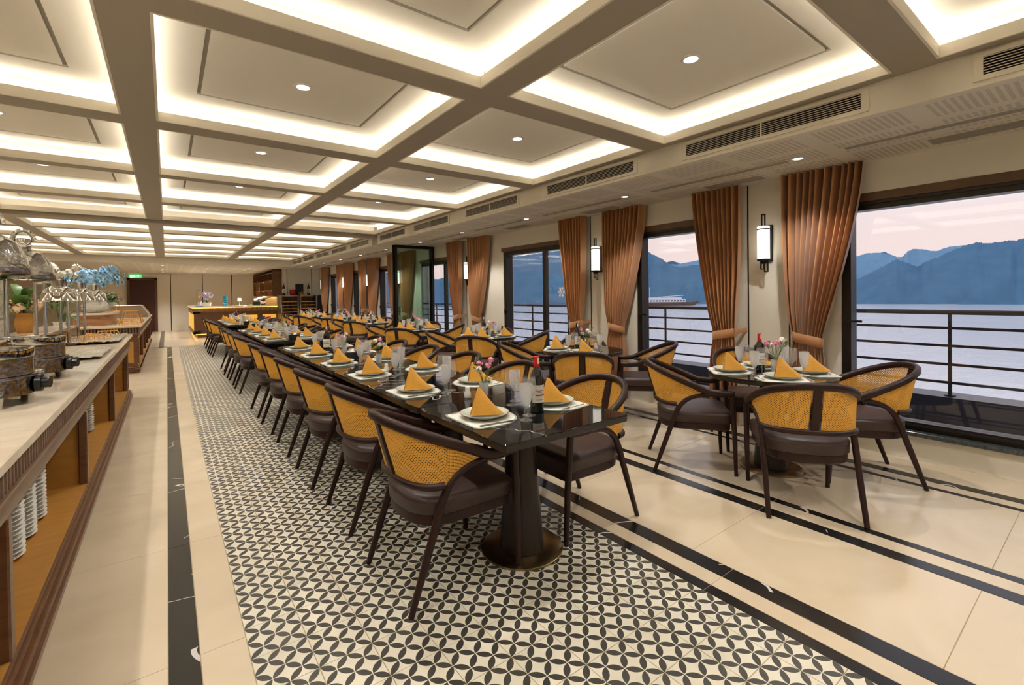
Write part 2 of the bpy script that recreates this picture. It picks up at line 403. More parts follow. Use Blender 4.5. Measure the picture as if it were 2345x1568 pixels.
for r, (y0, y1) in enumerate(ROWS):
    for c, (x0, x1) in enumerate(COLS):
        co = link('coffer', None, ceiling)
        mb = MB(); ring(mb, x0+.003, x1-.003, y0+.003, y1-.003, .013, ZB-.002, 2.75)
        obj('cove_lip', mb, M_cream_paint, co)
        m = .226; k = .024
        mb = MB(); ring(mb, x0+m, x1-m, y0+m, y1-m, m+.10, ZC, ZC+.03)
        mb.box(x0+m+k, x1-m-k, y0+m+k, y1-m-k, ZC, ZC+.03)
        obj('ceiling_panel', mb, M_white_paint, co)
        mb = MB(); ring(mb, x0+m+k, x1-m-k, y0+m+k, y1-m-k, k, ZC+.014, ZC+.02); obj('panel_groove', mb, M_groove, co)
        mb = MB(); w = .034
        for xa, xb, ya, yb in ((x0-w-.022, x1+w+.022, y0-w-.022, y0-w), (x0-w-.022, x1+w+.022, y1+w, y1+w+.022), (x0-w-.022, x0-w, y0-w, y1+w), (x1+w, x1+w+.022, y0-w, y1+w)): mb.add([(xa, ya, 2.738), (xb, ya, 2.738), (xb, yb, 2.738), (xa, yb, 2.738)], [(0, 1, 2, 3)])
        obj('led_strip', mb, M_led, co)
        DL.append((r, c, (x0+x1)/2, (y0+y1)/2))
# closing fascias and soffits
def quad_wall(name, parent, m, *boxes):
    mb = MB()
    for b in boxes: mb.box(*b)
    return obj(name, mb, m, parent)
quad_wall('fascia', ceiling, M_cream_paint, (XF, XF+.02, YB, 9.50, ZS, ZC+.02)); quad_wall('fascia', ceiling, M_cream_paint, (XF, XF+.02, 9.82, YE, ZS, ZC+.02))
quad_wall('track_casing', ceiling, M_beam, (XF-.004, XF+.02, 9.50, 9.82, ZS, ZC+.02), (-3.7, XF-.005, 9.50, 9.82, ZB-.055, ZB-.001))
quad_wall('fascia', ceiling, M_cream_paint, (-3.81, -3.79, YB, YE, ZS, ZC+.02))
quad_wall('fascia', ceiling, M_cream_paint, (-3.79, XF+.02, YE, YE+.02, ZS, ZC+.02))
y = -1.9
while y < 19.2:
    obj('soffit_panel', MB().box(XF+.02, XW+.3, y+.002, min(y+1.86, 19.25)-.002, ZS, ZS+.02), M_perf, ceiling); y += 1.86
obj('soffit_panel', MB().box(XF+.02, XW+.3, YB, -1.9, ZS, ZS+.02), M_perf, ceiling)
obj('soffit_panel', MB().box(XL, -3.81, YB, YE, ZS, ZS+.02), M_perf, ceiling)
for a, b in ((XL, -3.0), (-3.0, -1.0), (-1.0, 1.0), (1.0, 3.0), (3.0, XF+.02)):
    obj('soffit_panel', MB().box(a+.002, b-.002, YE+.02, YF, ZS, ZS+.02), M_perf, ceiling)
for k in range(-1, 10):                                   # access hatches in the soffit
    y0 = .30 + 1.79*k
    for x0, x1, ya, yb in ((4.19, 4.28, y0-.35, y0+1.03), (4.50, 4.70, y0+.02, y0+.60)):
        if yb > 19 : continue
        mb = MB(); ring(mb, x0, x1, ya, yb, .018, ZS-.006, ZS); obj('hatch_frame', mb, M_vent, ceiling)
        obj('hatch_grille', MB().box(x0, x1, ya, yb, ZS-.003, ZS-.001), M_groove, ceiling)
# ---------------------------------------------------------------- walls
COLSR = [(-1.6, -1.2), (1.99, 2.385), (4.265, 4.615), (7.706, 8.036), (11.0, 11.34), (13.3, 13.65), (15.6, 15.95), (18.35, 18.7)]
WINS = [(-2.9, -1.75), (-1.05, 1.56), (2.72, 3.82), (4.92, 6.76), (8.38, 10.12), (11.75, 12.85), (14.1, 15.15), (16.4, 17.75)]
wall = struct('wall_window_side')
ys = [YB] + [v for w in WINS for v in w] + [19.3]
mb = MB()
for k in range(0, len(ys), 2): mb.box(XW, XW+.22, ys[k], ys[k+1], 0, ZS+.02)
for a, b in WINS: mb.box(XW, XW+.22, a, b, 2.22, ZS+.02); mb.box(XW, XW+.22, a, b, 0, .20)
obj('wall_surface', mb, M_wall, wall)
mb = MB()
for a, b in COLSR:
    for yy in (a, b): mb.box(XW-.004, XW+.001, yy-.006, yy+.006, 0, ZS)
obj('reveal_bead', mb, M_frame, wall)
for k, (a, b) in enumerate(WINS):
    wn = struct('window_%d' % (k+1))
    obj('window_sill', MB().bbox(XW-.05, XW+.20, a-.03, b+.03, .20, .235, .004), M_granite, wn)
    obj('head_trim', MB().box(XW-.006, XW+.03, a-.05, b+.05, 2.155, 2.225), M_headtrim, wn)
    fr = MB()
    fr.box(XW+.03, XW+.16, a, b, .235, .30); fr.box(XW+.01, XW+.07, a, b, .27, .285)
    fr.box(XW+.03, XW+.16, a, b, 2.085, 2.22); fr.box(XW+.01, XW+.08, a, b, 2.13, 2.155)
    fr.box(XW+.02, XW+.16, a, a+.06, .235, 2.2); fr.box(XW+.02, XW+.16, b-.07, b, .235, 2.2)
    obj('window_frame', fr, M_frame, wn)
    cuts = [a+.06] + ([b-1.05] if 1.5 < b-a < 2 else [b-1.9] if b-a > 2 else []) + [b-.07]
    for i in range(len(cuts)-1):
        obj('pane', MB().box(XW+.085, XW+.093, cuts[i], cuts[i+1], .30, 2.085), M_pane, wn)
        if i: obj('mullion', MB().box(XW+.06, XW+.13, cuts[i]-.035, cuts[i]+.035, .30, 2.085), M_frame, wn)
    obj('latch', MB().bbox(XW+.0, XW+.025, b-.055, b-.03, 1.05, 1.13, .003).bbox(XW-.02, XW+.0, b-.16, b-.03, 1.105, 1.125, .003), M_iron, wn)
struct('wall_counter_side', MB().box(XL-.2, XL, YB, YF, 0, 2.95), M_wall)
struct('wall_entrance', MB().box(XL, XW+.2, YB-.2, YB, 0, 2.95), M_wall)
far = struct('wall_bar')
obj('wall_surface', MB().box(XL, 3.62, YF, YF+.2, 0, 2.6), M_wall, far)
obj('wall_surface', MB().box(3.55, 3.70, 19.3, YF, 0, 2.6).box(3.55, XW+.2, 19.25, 19.35, 0, 2.6), M_wall, far)
for x in (.136, 1.298, 2.438): obj('panel_joint', MB().box(x-.015, x+.015, YF-.006, YF+.001, 0, ZS), M_frame, far)
for x in (3.68, 4.56): obj('panel_joint', MB().box(x-.010, x+.010, 19.244, 19.251, 0, ZS), M_frame, far)
d = struct('door_1')
obj('door_leaf', MB().bbox(-1.25, -.42, YF-.05, YF-.012, 0, 2.22, .004), M_door, d)
obj('door_frame', MB().box(-1.34, -1.25, YF-.08, YF, 0, 2.30).box(-.42, -.33, YF-.08, YF, 0, 2.30).box(-1.34, -.33, YF-.08, YF, 2.22, 2.30), M_headtrim, d)
# ---------------------------------------------------------------- downlights
def light_spot(name, parent, w, size, blend=.6, col=WARM2, loc=(0, 0, -.03), r=.035):
    l = bpy.data.lights.new(name, 'SPOT'); l.energy = w; l.color = col; l.spot_size = math.radians(size); l.spot_blend = blend; l.shadow_soft_size = r
    o = bpy.data.objects.new(name, l); COL.objects.link(o); o.parent = parent; o.location = loc; return o
dl_ring = MB().lathe([(.062, -.001), (.062, -.007), (.058, -.009), (.043, -.009), (.041, -.004), (.041, -.001)], 28).mesh('trim_ring', M_whitemetal, 40)
dl_lens = MB().lathe([(.040, -.001), (.040, -.006)], 24).mesh('lens', M_bulb)
dl_proto = [('trim_ring', dl_ring, []), ('lens', dl_lens, [])]
bays = ['outermost counter-side', 'counter-side', 'aisle', 'window-side']
for r, c, x, y in DL:
    if y < -2: continue
    t = place(dl_proto, 'downlight', 'round recessed downlight in the %s coffer of the %s ceiling bay' % (ORD[r], bays[c]), 'downlight', (x, y, ZC), 0, 'coffer downlights')
    light_spot('downlight_lamp', t, SPOT_W, 110)
SD = [(4.20, -.13), (4.22, 1.656), (4.2, 3.45), (4.2, 5.25), (4.17, 7.02), (4.17, 8.7), (4.15, 10.5), (4.13, 12.2), (4.12, 13.95), (4.1, 15.65), (4.1, 17.3)]
for k, (x, y) in enumerate(SD):
    t = place(dl_proto, 'downlight', 'small recessed downlight, %s along the perforated soffit above the windows' % ORD[k], 'downlight', (x, y, ZS), 0, 'soffit downlights', .85)
    light_spot('downlight_lamp', t, SPOT2_W, 115)
for k, (x, y) in enumerate([(-.1, 18.9), (-.12, 21.6), (-.12, 23.4), (1.2, 20.3), (1.25, 22.8), (2.5, 19.7), (2.5, 21.2), (2.5, 22.9)]):
    t = place(dl_proto, 'downlight', 'small recessed downlight in the bar ceiling, %s of eight from the door' % ORD[k], 'downlight', (x, y, ZS), 0, 'bar downlights', .85)
    light_spot('downlight_lamp', t, SPOT2_W*1.9, 120)
# ---------------------------------------------------------------- air vents along the fascia
fr = MB()
fr.box(-.012, 0, -.66, .66, 0, .026); fr.box(-.012, 0, -.66, .66, .126, .152); fr.box(-.012, 0, -.66, -.62, .026, .126); fr.box(-.012, 0, .62, .66, .026, .126); fr.box(-.012, 0, -.006, .006, .026, .126)
v_frame = fr.mesh('vent_frame', M_vent); v_back = MB().box(-.003, -.001, -.62, .62, .026, .126).mesh('vent_back', M_void)
v_slat = MB().add([(-.012, -.62, 0), (-.012, .62, 0), (-.006, .62, .0005), (-.006, -.62, .0005), (-.012, -.62, .003), (-.012, .62, .003), (-.006, .62, .003), (-.006, -.62, .003)],
                  [(0, 1, 2, 3), (4, 7, 6, 5), (0, 4, 5, 1)]).mesh('slat', M_vent)
VY = [-1.93, -.14, 1.65, 3.44, 5.26, 7.05, 8.70, 10.65, 12.2, 13.8, 15.4, 16.95]
for k, y in enumerate(VY):
    if k == 0: continue
    t = thing('air_vent', 'long cream slatted air vent, %s along the window-side fascia' % ORD[k-1], 'air vent', (XF, y, 2.518), 0, 'fascia air vents')
    link('vent_frame', v_frame, t); link('vent_back', v_back, t)
    for i in range(7): link('slat', v_slat, t, (0, 0, .034+.0142*i))
# ================================================================== dining chair
def bez(p0, p1, p2, p3, n):
    p0, p1, p2, p3 = map(Vector, (p0, p1, p2, p3)); out = []
    for i in range(n+1):
        t = i/n; out.append(p0*(1-t)**3 + p1*3*t*(1-t)**2 + p2*3*t*t*(1-t) + p3*t**3)
    return out
def chair_proto():
    def zr(y): return .622 + max(0, (.12-y))/.47*.205
    def top_pt(th, s):                     # th 0 = side, 90 = back centre
        c, n = math.cos(math.radians(th)), math.sin(math.radians(th))
        x = .288*(c**.85 if c > 0 else 0); y = -.03-.315*n
        return Vector((s*x, y, zr(y)))
    top = [Vector((-.272, .262, .622)), Vector((-.278, .18, .622)), Vector((-.284, .10, .628)), Vector((-.288, .03, zr(.03)))]
    half = [top_pt(a, -1) for a in range(0, 91, 9)]
    pts = top + half + [Vector((-p.x, p.y, p.z)) for p in reversed((top+half)[:-1])]
    P = []
    mb = MB().sweep(pts, [(.038, .044) if k < 1 or k > len(pts)-2 else (.040, .052) if k < 4 or k > len(pts)-5 else (.036, .046) for k in range(len(pts))], (0, 0, 1), .3)
    P.append(('top_rail', mb.mesh('top_rail', M_wood, 50), []))
    def low_pt(th, s):
        c, n = math.cos(math.radians(th)), math.sin(math.radians(th))
        return Vector((s*.262*(c**.8 if c > 1e-6 else 0), -.135-.135*n, .532))
    lh = [low_pt(a, -1) for a in range(0, 91, 9)]
    lp = lh + [Vector((-p.x, p.y, p.z)) for p in reversed(lh[:-1])]
    P.append(('lower_rail', MB().sweep(lp, (.034, .032), (0, 0, 1), .3).mesh('lower_rail', M_wood, 50), []))
    arch = {}
    for s in (-1, 1):
        leg = [Vector((s*.258, -.305, 0)), Vector((s*.257, -.235, .20)), Vector((s*.257, -.165, .40))]
        ar = bez((s*.257, -.152, .44), (s*.258, -.115, .545), (s*.264, -.055, .605), (s*.276, .09, .612), 8)
        arch[s] = ar
        pts = leg + ar; n = len(pts)
        wh = [(.026, .024), (.030, .032), (.032, .036)] + [(.032, .036 - .008*i/8) for i in range(9)]
        mb = MB().sweep(pts, wh, [(0, -1, .3)]*3 + [(0, -math.cos(a), math.sin(a)) for a in [.3+1.15*i/8 for i in range(9)]], .25)
        P.append(('rear_leg', mb.mesh('rear_leg', M_wood, 50), []))
        mb = MB().sweep([Vector((s*.256, .285, 0)), Vector((s*.263, .275, .3)), Vector((s*.270, .258, .60)), Vector((s*.271, .257, .638))], [(.024, .024), (.033, .033), (.034, .036), (.034, .036)], (0, 1, 0), .22)
        P.append(('front_leg', mb.mesh('front_leg', M_wood, 50), []))
    for s in (-1, 1):
        lo = [low_pt(a, s) + Vector((0, 0, .014)) for a in (85.5, 78, 68, 56, 44, 32, 20, 8)] + arch[s][2:8]
        ln = [0]
        for i in range(1, len(lo)): ln.append(ln[-1] + (lo[i]-lo[i-1]).length)
        tp = [top_pt(a, s) for a in range(86, -1, -6)] + [Vector((s*.288, .0, zr(.0))), Vector((s*.285, .06, zr(.06)))]
        tl = [0]
        for i in range(1, len(tp)): tl.append(tl[-1] + (tp[i]-tp[i-1]).length)
        def at(q, ls, f):
            d = f*ls[-1]
            for i in range(1, len(q)):
                if ls[i] >= d - 1e-9: k = (d-ls[i-1])/max(1e-9, ls[i]-ls[i-1]); return q[i-1].lerp(q[i], k)
            return q[-1]
        rows, uv = [], []
        for i in range(21):
            f = i/20; a, b = at(lo, ln, f), at(tp, tl, f) - Vector((0, 0, .012))
            rows.append([a.lerp(b, j/3) for j in range(4)]); uv.append([(s*f*.5, (a.lerp(b, j/3)-a).length) for j in range(4)])
        P.append(('cane_panel', MB().grid(rows, uv).mesh('cane_panel', M_cane, 60), []))
    P.append(('back_splat', MB().sweep([Vector((0, -.268, .535)), Vector((0, -.308, .67)), Vector((0, -.343, .805))], (.046, .016), (0, -1, .3), .2).mesh('back_splat', M_wood, 40), []))
    def outline(k, z, dz=0):
        o = []
        for i in range(13): a = PI + PI*i/12; o.append((.248*k*math.copysign(abs(math.cos(a))**.72, math.cos(a)), -.07 + .185*k*math.sin(a), z))
        for x, y in ((.252, .10), (.253, .20), (.250, .245), (.235, .262), (.20, .270), (.0, .274), (-.20, .270), (-.235, .262), (-.250, .245), (-.253, .20), (-.252, .10)): o.append((x*k, .02+(y-.02)*k, z))
        return o
    mb = MB().loft([outline(.95, .382), outline(1.0, .392), outline(1.005, .44), outline(1.015, .447), outline(1.005, .453), outline(.97, .467), outline(.86, .475), outline(.5, .480)])
    P.append(('seat_cushion', mb.mesh('seat_cushion', M_leather, 55), []))
    P.append(('seat_frame', MB().loft([outline(.92, .332), outline(.96, .340), outline(.96, .383)]).mesh('seat_frame', M_wood, 40), []))
    return P
CHAIR = chair_proto()
# ---------------------------------------------------------------- tables
def pedestal(mbd):
    return [('column', MB().lathe([(.118, .012), (.122, .016), (.112, .12), (.095, .35), (.078, .60), (.070, .715)], 28).mesh('column', M_column, 40), []),
            ('base_plate', MB().lathe([(.222, 0), (.224, .004), (.224, .010), (.220, .013), (.10, .014)], 40).mesh('base_plate', M_brass, 40), []),
            ('support_plate', MB().lathe([(.16, .703), (.16, .715)], 20).mesh('support_plate', M_iron), [])]
def rect_table(wx, wy):
    x, y = wx/2, wy/2; r = .025
    def rr(k, z):
        o = []
        for cx, cy, a0 in ((x-r, y-r, 0), (-x+r, y-r, 90), (-x+r, -y+r, 180), (x-r, -y+r, 270)):
            for a in (0, 30, 60, 90): o.append((cx + (r-k)*math.cos(math.radians(a0+a)), cy + (r-k)*math.sin(math.radians(a0+a)), z))
        return o
    top = MB().loft([rr(0, .744), rr(0, .7475), rr(.003, .75)]).mesh('marble_top', M_tabletop, 30)
    edge = MB().loft([rr(.004, .713), rr(.001, .716), rr(.001, .744)]).mesh('top_edge', M_tabedge, 30)
    return [('marble_top', top, []), ('top_edge', edge, [])] + pedestal(None)
def round_table(R):
    top = MB().lathe([(R, .744), (R, .7475), (R-.003, .75)], 56).mesh('marble_top', M_tabletop, 30)
    edge = MB().lathe([(R-.006, .713), (R-.001, .716), (R-.001, .744)], 56).mesh('top_edge', M_tabedge, 30)
    return [('marble_top', top, []), ('top_edge', edge, [])] + pedestal(None)
TAB = rect_table(.81, .834); RT = round_table(.45)
# ---------------------------------------------------------------- table ware
def dmat(k, z):
    o = []
    for i in range(25): a = -.12 + (PI+.24)*i/24; o.append((.185*k*math.cos(a), -.01 + .165*k*math.sin(a), z))
    for x, y in ((-.175, -.09), (-.168, -.145), (-.14, -.158), (.14, -.158), (.168, -.145), (.175, -.09)): o.append((x*k, y*k, z))
    return o
PLACEMAT = [('rim', MB().loft([dmat(1, 0), dmat(1, .002), dmat(.985, .003)]).mesh('rim', M_matrim), []), ('inlay', MB().loft([dmat(.94, .003), dmat(.93, .0042)]).mesh('inlay', M_mat), [])]
PLATE = [('dish', MB().lathe([(.075, 0), (.078, .003), (.118, .018), (.128, .0235), (.126, .0255), (.115, .022), (.075, .0075), (.0, .0065)], 40, caps=False).mesh('dish', M_plate, 50), []),
         ('rim_glaze', MB().lathe([(.1275, .0230), (.1292, .0242), (.1280, .0262), (.1262, .0256)], 40, caps=False).mesh('rim_glaze', M_platerim, 50), [])]
def napkin_mesh():
    """a peaked fold: one broad panel sweeping to the right, a narrow stack of folded edges on the left"""
    mb = MB(); th = .0032
    def sheet(F, Tl, Tr, B, bulge, nrm, n=9):
        F, Tl, Tr, B, nrm = Vector(F), Vector(Tl), Vector(Tr), Vector(B), Vector(nrm).normalized(); ro, ri = [], []
        for i in range(n+1):
            f = i/n; base = F.lerp(B, f); top = Tl.lerp(Tr, f); a, c = [], []
            for j in range(n+1):
                g = j/n; p = base.lerp(top, g)
                p = p + nrm*(bulge*math.sin(PI*f)*math.sin(PI*(.12+.8*g)) + .004*math.sin(2.5*PI*f)*(1-g)) + Vector((0, 0, -.012*math.sin(PI*g)*f*f))
                a.append(p); c.append(p - nrm*th)
            ro.append(a); ri.append(c)
        mb.grid(ro); mb.grid(ri); mb.grid([ro[0], ri[0]]); mb.grid([ro[-1], ri[-1]]); mb.grid([[r[0] for r in ro], [r[0] for r in ri]]); mb.grid([[r[-1] for r in ro], [r[-1] for r in ri]])
    sheet((-.048, -.070, 0), (-.030, -.008, .138), (-.020, -.002, .142), (.128, -.004, .006), .014, (.30, -.90, .32))
    sheet((-.040, -.052, 0), (-.028, .004, .134), (-.018, .006, .138), (.112, .022, .004), .008, (.30, -.90, .32))
    sheet((-.060, -.055, 0), (-.036, .000, .136), (-.028, .006, .138), (-.052, .062, 0), .004, (-.95, -.25, .15))
    sheet((-.050, -.062, 0), (-.033, -.004, .139), (-.026, .004, .141), (-.040, .060, 0), .004, (-.95, -.25, .15))
    sheet((-.052, .060, 0), (-.028, .006, .136), (-.020, .008, .137), (.090, .050, .002), -.008, (.20, -.95, .2))
    return mb.mesh('folded_cloth', M_napkin, 50)
NAPKIN = [('folded_cloth', napkin_mesh(), [])]
FORK = MB().sweep([(0, -.09, .003), (0, .0, .003), (0, .035, .005)], [(.008, .002), (.004, .002), (.006, .002)], (0, 0, 1), .2)
FORK.sweep([(0, .033, .005), (0, .055, .004)], [(.008, .0015), (.020, .0015)], (0, 0, 1), .2)
for x in (-.0085, -.003, .003, .0085): FORK.sweep([(x, .055, .004), (x, .098, .006)], (.0028, .0015), (0, 0, 1), .2)
FORK = [('fork', FORK.mesh('fork', M_steel, 40), [])]
KNIFE = [('handle', MB().sweep([(0, -.10, .004), (0, .01, .004)], [(.012, .005), (.009, .004)], (0, 0, 1), .3).mesh('handle', M_steel, 40), []),
         ('blade', MB().sweep([(0, .01, .004), (.002, .08, .004), (.004, .115, .004)], [(.010, .0015), (.016, .0015), (.004, .0015)], (0, 0, 1), .2).mesh('blade', M_steel, 40), [])]
GOBLET = [('bowl', MB().lathe([(.008, .062), (.012, .066), (.022, .085), (.030, .115), (.033, .150), (.034, .185), (.0325, .185), (.0312, .150), (.028, .115), (.018, .085), (.004, .070)], 18, caps=False).mesh('bowl', M_goblet, 60), []),
          ('stem', MB().lathe([(.034, 0), (.034, .003), (.014, .010), (.008, .018), (.014, .028), (.007, .036), (.013, .046), (.008, .056), (.010, .064)], 16).mesh('stem', M_glass, 60), [])]
WINEG = [('bowl', MB().lathe([(.005, .085), (.020, .092), (.036, .108), (.043, .130), (.042, .155), (.036, .205), (.0348, .205), (.0408, .155), (.0417, .130), (.034, .110), (.0, .095)], 20, caps=False).mesh('bowl', M_glass, 60), []),
         ('stem', MB().lathe([(.036, 0), (.036, .002), (.010, .006), (.0042, .015), (.0038, .075), (.006, .087)], 16).mesh('stem', M_glass, 60), [])]
def bottle_proto(cap=M_red, lab=M_inkred, s=1.0):
    body = MB().lathe([(.030, 0), (.0365, .004), (.0375, .02), (.0375, .185), (.035, .205), (.024, .225), (.0155, .240), (.0140, .262), (.0140, .296)], 22).mesh('glass_body', M_bottle, 50)
    capm = MB().lathe([(.0150, .245), (.0152, .247), (.0148, .300), (.012, .302)], 18).mesh('capsule', cap, 40)
    def band(z0, z1, r, a0, a1):
        n = 12; return MB().grid([[(r*math.cos(a0+(a1-a0)*i/n), r*math.sin(a0+(a1-a0)*i/n), z) for z in (z0, z1)] for i in range(n+1)])
    lb = band(.055, .150, .0379, -PI*.95, -PI*.05).mesh('paper_label', M_paper, 60)
    bar = band(.092, .100, .0382, -PI*.80, -PI*.2).mesh('print_band', lab)
    b2 = band(.118, .121, .0382, -PI*.75, -PI*.25).mesh('print_line', M_ink); b3 = band(.110, .112, .0382, -PI*.70, -PI*.3).mesh('print_line', M_ink); b4 = band(.070, .072, .0382, -PI*.75, -PI*.25).mesh('print_line', M_ink)
    seal = MB().box(-.006, .006, -.0156, -.0150, .262, .296).mesh('neck_seal', M_paper)
    return [('glass_body', body, []), ('capsule', capm, [('neck_seal', seal)]), ('paper_label', lb, [('print_band', bar), ('print_line', b2), ('print_line', b3), ('print_line', b4)])]
BOTTLE = bottle_proto(); BOTTLE_W = bottle_proto(M_blackbox, M_inkred)
def flower_ball(r, seed):
    rnd = random.Random(seed); mb = MB()
    for i in range(26):
        a = rnd.uniform(0, 2*PI); b = math.asin(rnd.uniform(-.3, 1)); d = Vector((math.cos(a)*math.cos(b), math.sin(a)*math.cos(b), math.sin(b)))
        u = d.cross(Vector((.1, .2, 1))).normalized(); w = d.cross(u); c = d*r*rnd.uniform(.55, 1)
        q = rnd.uniform(.4, .6)*r
        mb.add([c+u*q, c+w*q+d*q*.35, c-u*q, c-w*q+d*q*.35, c+d*q*.1], [(0, 1, 4), (1, 2, 4), (2, 3, 4), (3, 0, 4)])
    mb.lathe([(.001, -r*.9), (r*.35, -r*.5), (r*.45, 0)], 8)
    return mb
def vase_proto(seed, cols):
    rnd = random.Random(seed); P = []
    P.append(('vase', MB().lathe([(.024, 0), (.026, .003), (.030, .085), (.0285, .085), (.0245, .008), (.0, .006)], 16, caps=False).mesh('vase', M_goblet, 50), []))
    st = MB(); heads = []
    for i, c in enumerate(cols):
        a = 2*PI*i/len(cols)+rnd.uniform(-.4, .4); rr = rnd.uniform(.02, .062); z = rnd.uniform(.165, .235)
        p = Vector((rr*math.cos(a), rr*math.sin(a), z)); st.tube([(-.3*p.x, -.3*p.y, .008), (p.x*.35, p.y*.35, .10), p], .0016, 5); heads.append((p, c))
    for i in range(9):
        a = rnd.uniform(0, 2*PI); p = Vector((.05*math.cos(a), .05*math.sin(a), rnd.uniform(.12, .22))); q = p + Vector((.03*math.cos(a), .03*math.sin(a), .02))
        st.add([p, p.lerp(q, .5)+Vector((0, 0, .006)), q, p.lerp(q, .5)-Vector((0, 0, .006))], [(0, 1, 2, 3)]); st.tube([(0, 0, .07), p], .0011, 4)
    P.append(('stems', st.mesh('stems', M_stem, 60), []))
    for i, (p, c) in enumerate(heads):
        mb = flower_ball(.021, seed*10+i); mb.v = [(p.x+x, p.y+y, p.z+z) for x, y, z in mb.v]
        P.append(('blossom', mb.mesh('blossom', c, 70), []))
    return P
VASES = [vase_proto(1, [M_pink, M_pink, M_cpetal, M_pink]), vase_proto(2, [M_cpetal, M_pink, M_cpetal, M_cpetal]), vase_proto(3, [M_pink, M_cpetal, M_pink, M_pink, M_cpetal])]
BOX = [('holder', MB().bbox(-.065, .065, -.045, .045, 0, .075, .004).mesh('holder', M_blackbox), []), ('tissue', MB().lathe([(.03, .070), (.022, .085), (.004, .105)], 7).mesh('tissue', M_white, 30), [])]
SHAKER = [('jar', MB().lathe([(.020, 0), (.022, .004), (.021, .03), (.014, .045), (.016, .058), (.014, .066), (.002, .069)], 16).mesh('jar', M_white, 60), [])]
G_ = dict(chair='cane-back dining chairs', mat='placemats', plate='stoneware plates', napkin='folded napkins', goblet='frosted goblets', wine='wine glasses', fork='forks', knife='knives')
def setting(x, y, a, z, where, far=False, nrot=0.0):
    """a: direction (rad) from the diner to the middle of the table; (x,y): plate centre"""
    rz = a - PI/2; ca, sa = math.cos(rz), math.sin(rz)
    def P(u, v, w=0): return (x + u*ca - v*sa, y + u*sa + v*ca, z + w)
    place(PLACEMAT, 'placemat', 'ivory placemat with grey-green rim, ' + where, 'placemat', P(0, .0), rz, G_['mat'])
    place(PLATE, 'dinner_plate', 'sage stoneware plate, brown rim, ' + where, 'plate', P(0, -.005, .0045), rz, G_['plate'])
    place(NAPKIN, 'napkin', 'mustard napkin folded into a peak, ' + where, 'napkin', P(random.uniform(-.01, .01), -.005, .018), math.atan2(-y, -x) + 1.25 + nrot + random.uniform(-.2, .2), G_['napkin'], random.uniform(.92, 1.02))
    place(GOBLET, 'water_goblet', 'frosted stemmed water goblet, ' + where, 'glass', P(.185, .125), rz, G_['goblet'])
    if not far:
        place(WINEG, 'wine_glass', 'clear stemmed wine glass, ' + where, 'glass', P(.12, .195), rz, G_['wine'])
        place(FORK, 'fork', 'steel fork on placemat, ' + where, 'fork', P(-.155, -.03, .0045), rz+.1, G_['fork'])
        place(KNIFE, 'table_knife', 'steel table knife on placemat, ' + where, 'knife', P(.155, -.03, .0045), rz-.08, G_['knife'])
# ---------------------------------------------------------------- long tables
TX = 1.54
GROUPS = [('front', [2.0+.838*i for i in range(6)]), ('middle', [7.87+.838*i for i in range(4)]), ('rear', [13.2+.838*i for i in range(4)])]
CH_LAB = 'dark wooden cane-back armchair, '
for gname, ysl in GROUPS:
    for i, y in enumerate(ysl):
        place(TAB, 'dining_table', 'black marble square pedestal table, %s in the %s long row' % (ORD[i], gname), 'table', (TX, y, 0), 0, 'long row tables')
        for side, x, rz, a, xp in (('aisle', 1.13, -PI/2, 0, TX-.215), ('window', 2.03, PI/2, PI, TX+.245)):
            yy = y + .12 + random.uniform(-.015, .015)
            where = '%s %s-side seat of the %s long row' % (ORD[i], side, gname)
            place(CHAIR, 'dining_chair', CH_LAB + where, 'chair', (x + random.uniform(-.012, .012), yy, 0), rz + random.uniform(-.03, .03), G_['chair'])
            setting(xp, y + .02, a, .75, 'at ' + where, gname == 'rear', (-.1 if side == 'aisle' else .1))
    n = len(ysl)
    ci = [(0, BOTTLE, 'wine_bottle', 'dark wine bottle with red capsule and pale label', 'bottle', .066, -.065), (0, VASES[0], 'flower_vase', 'small glass vase of pink and white carnations', 'vase', .066, .46), (0, SHAKER, 'salt_shaker', 'white ceramic salt shaker', 'shaker', -.046, .477),
          (3, VASES[1], 'flower_vase', 'small glass vase of white and pink carnations', 'vase', .09, -.17), (3, BOX, 'tissue_box', 'black box tissue holder', 'tissue box', -.03, .26), (2, SHAKER, 'salt_shaker', 'white ceramic salt shaker', 'shaker', -.06, .10),
          (4, BOTTLE, 'wine_bottle', 'dark wine bottle with red capsule', 'bottle', -.05, .28), (5, BOX, 'tissue_box', 'black box tissue holder', 'tissue box', .10, .10), (4, VASES[2], 'flower_vase', 'glass vase of pink carnations', 'vase', .08, .05)]
    if gname != 'front': ci = [(0, BOX, 'tissue_box', 'black box tissue holder', 'tissue box', .02, -.20), (1, VASES[1], 'flower_vase', 'small glass vase of white carnations', 'vase', .10, 0), (2, BOTTLE, 'wine_bottle', 'dark wine bottle with red capsule', 'bottle', .0, .1), (1, SHAKER, 'salt_shaker', 'white ceramic salt shaker', 'shaker', -.02, -.12), (3, VASES[0], 'flower_vase', 'small glass vase of pink carnations', 'vase', .05, .1)]
    for i, pr, nm, lb, ct, dx, dy in ci:
        place(pr, nm, '%s, %s table, %s long row' % (lb, ORD[i], gname), ct, (TX+dx, ysl[i]+dy, .75), random.uniform(-.5, .3), None)
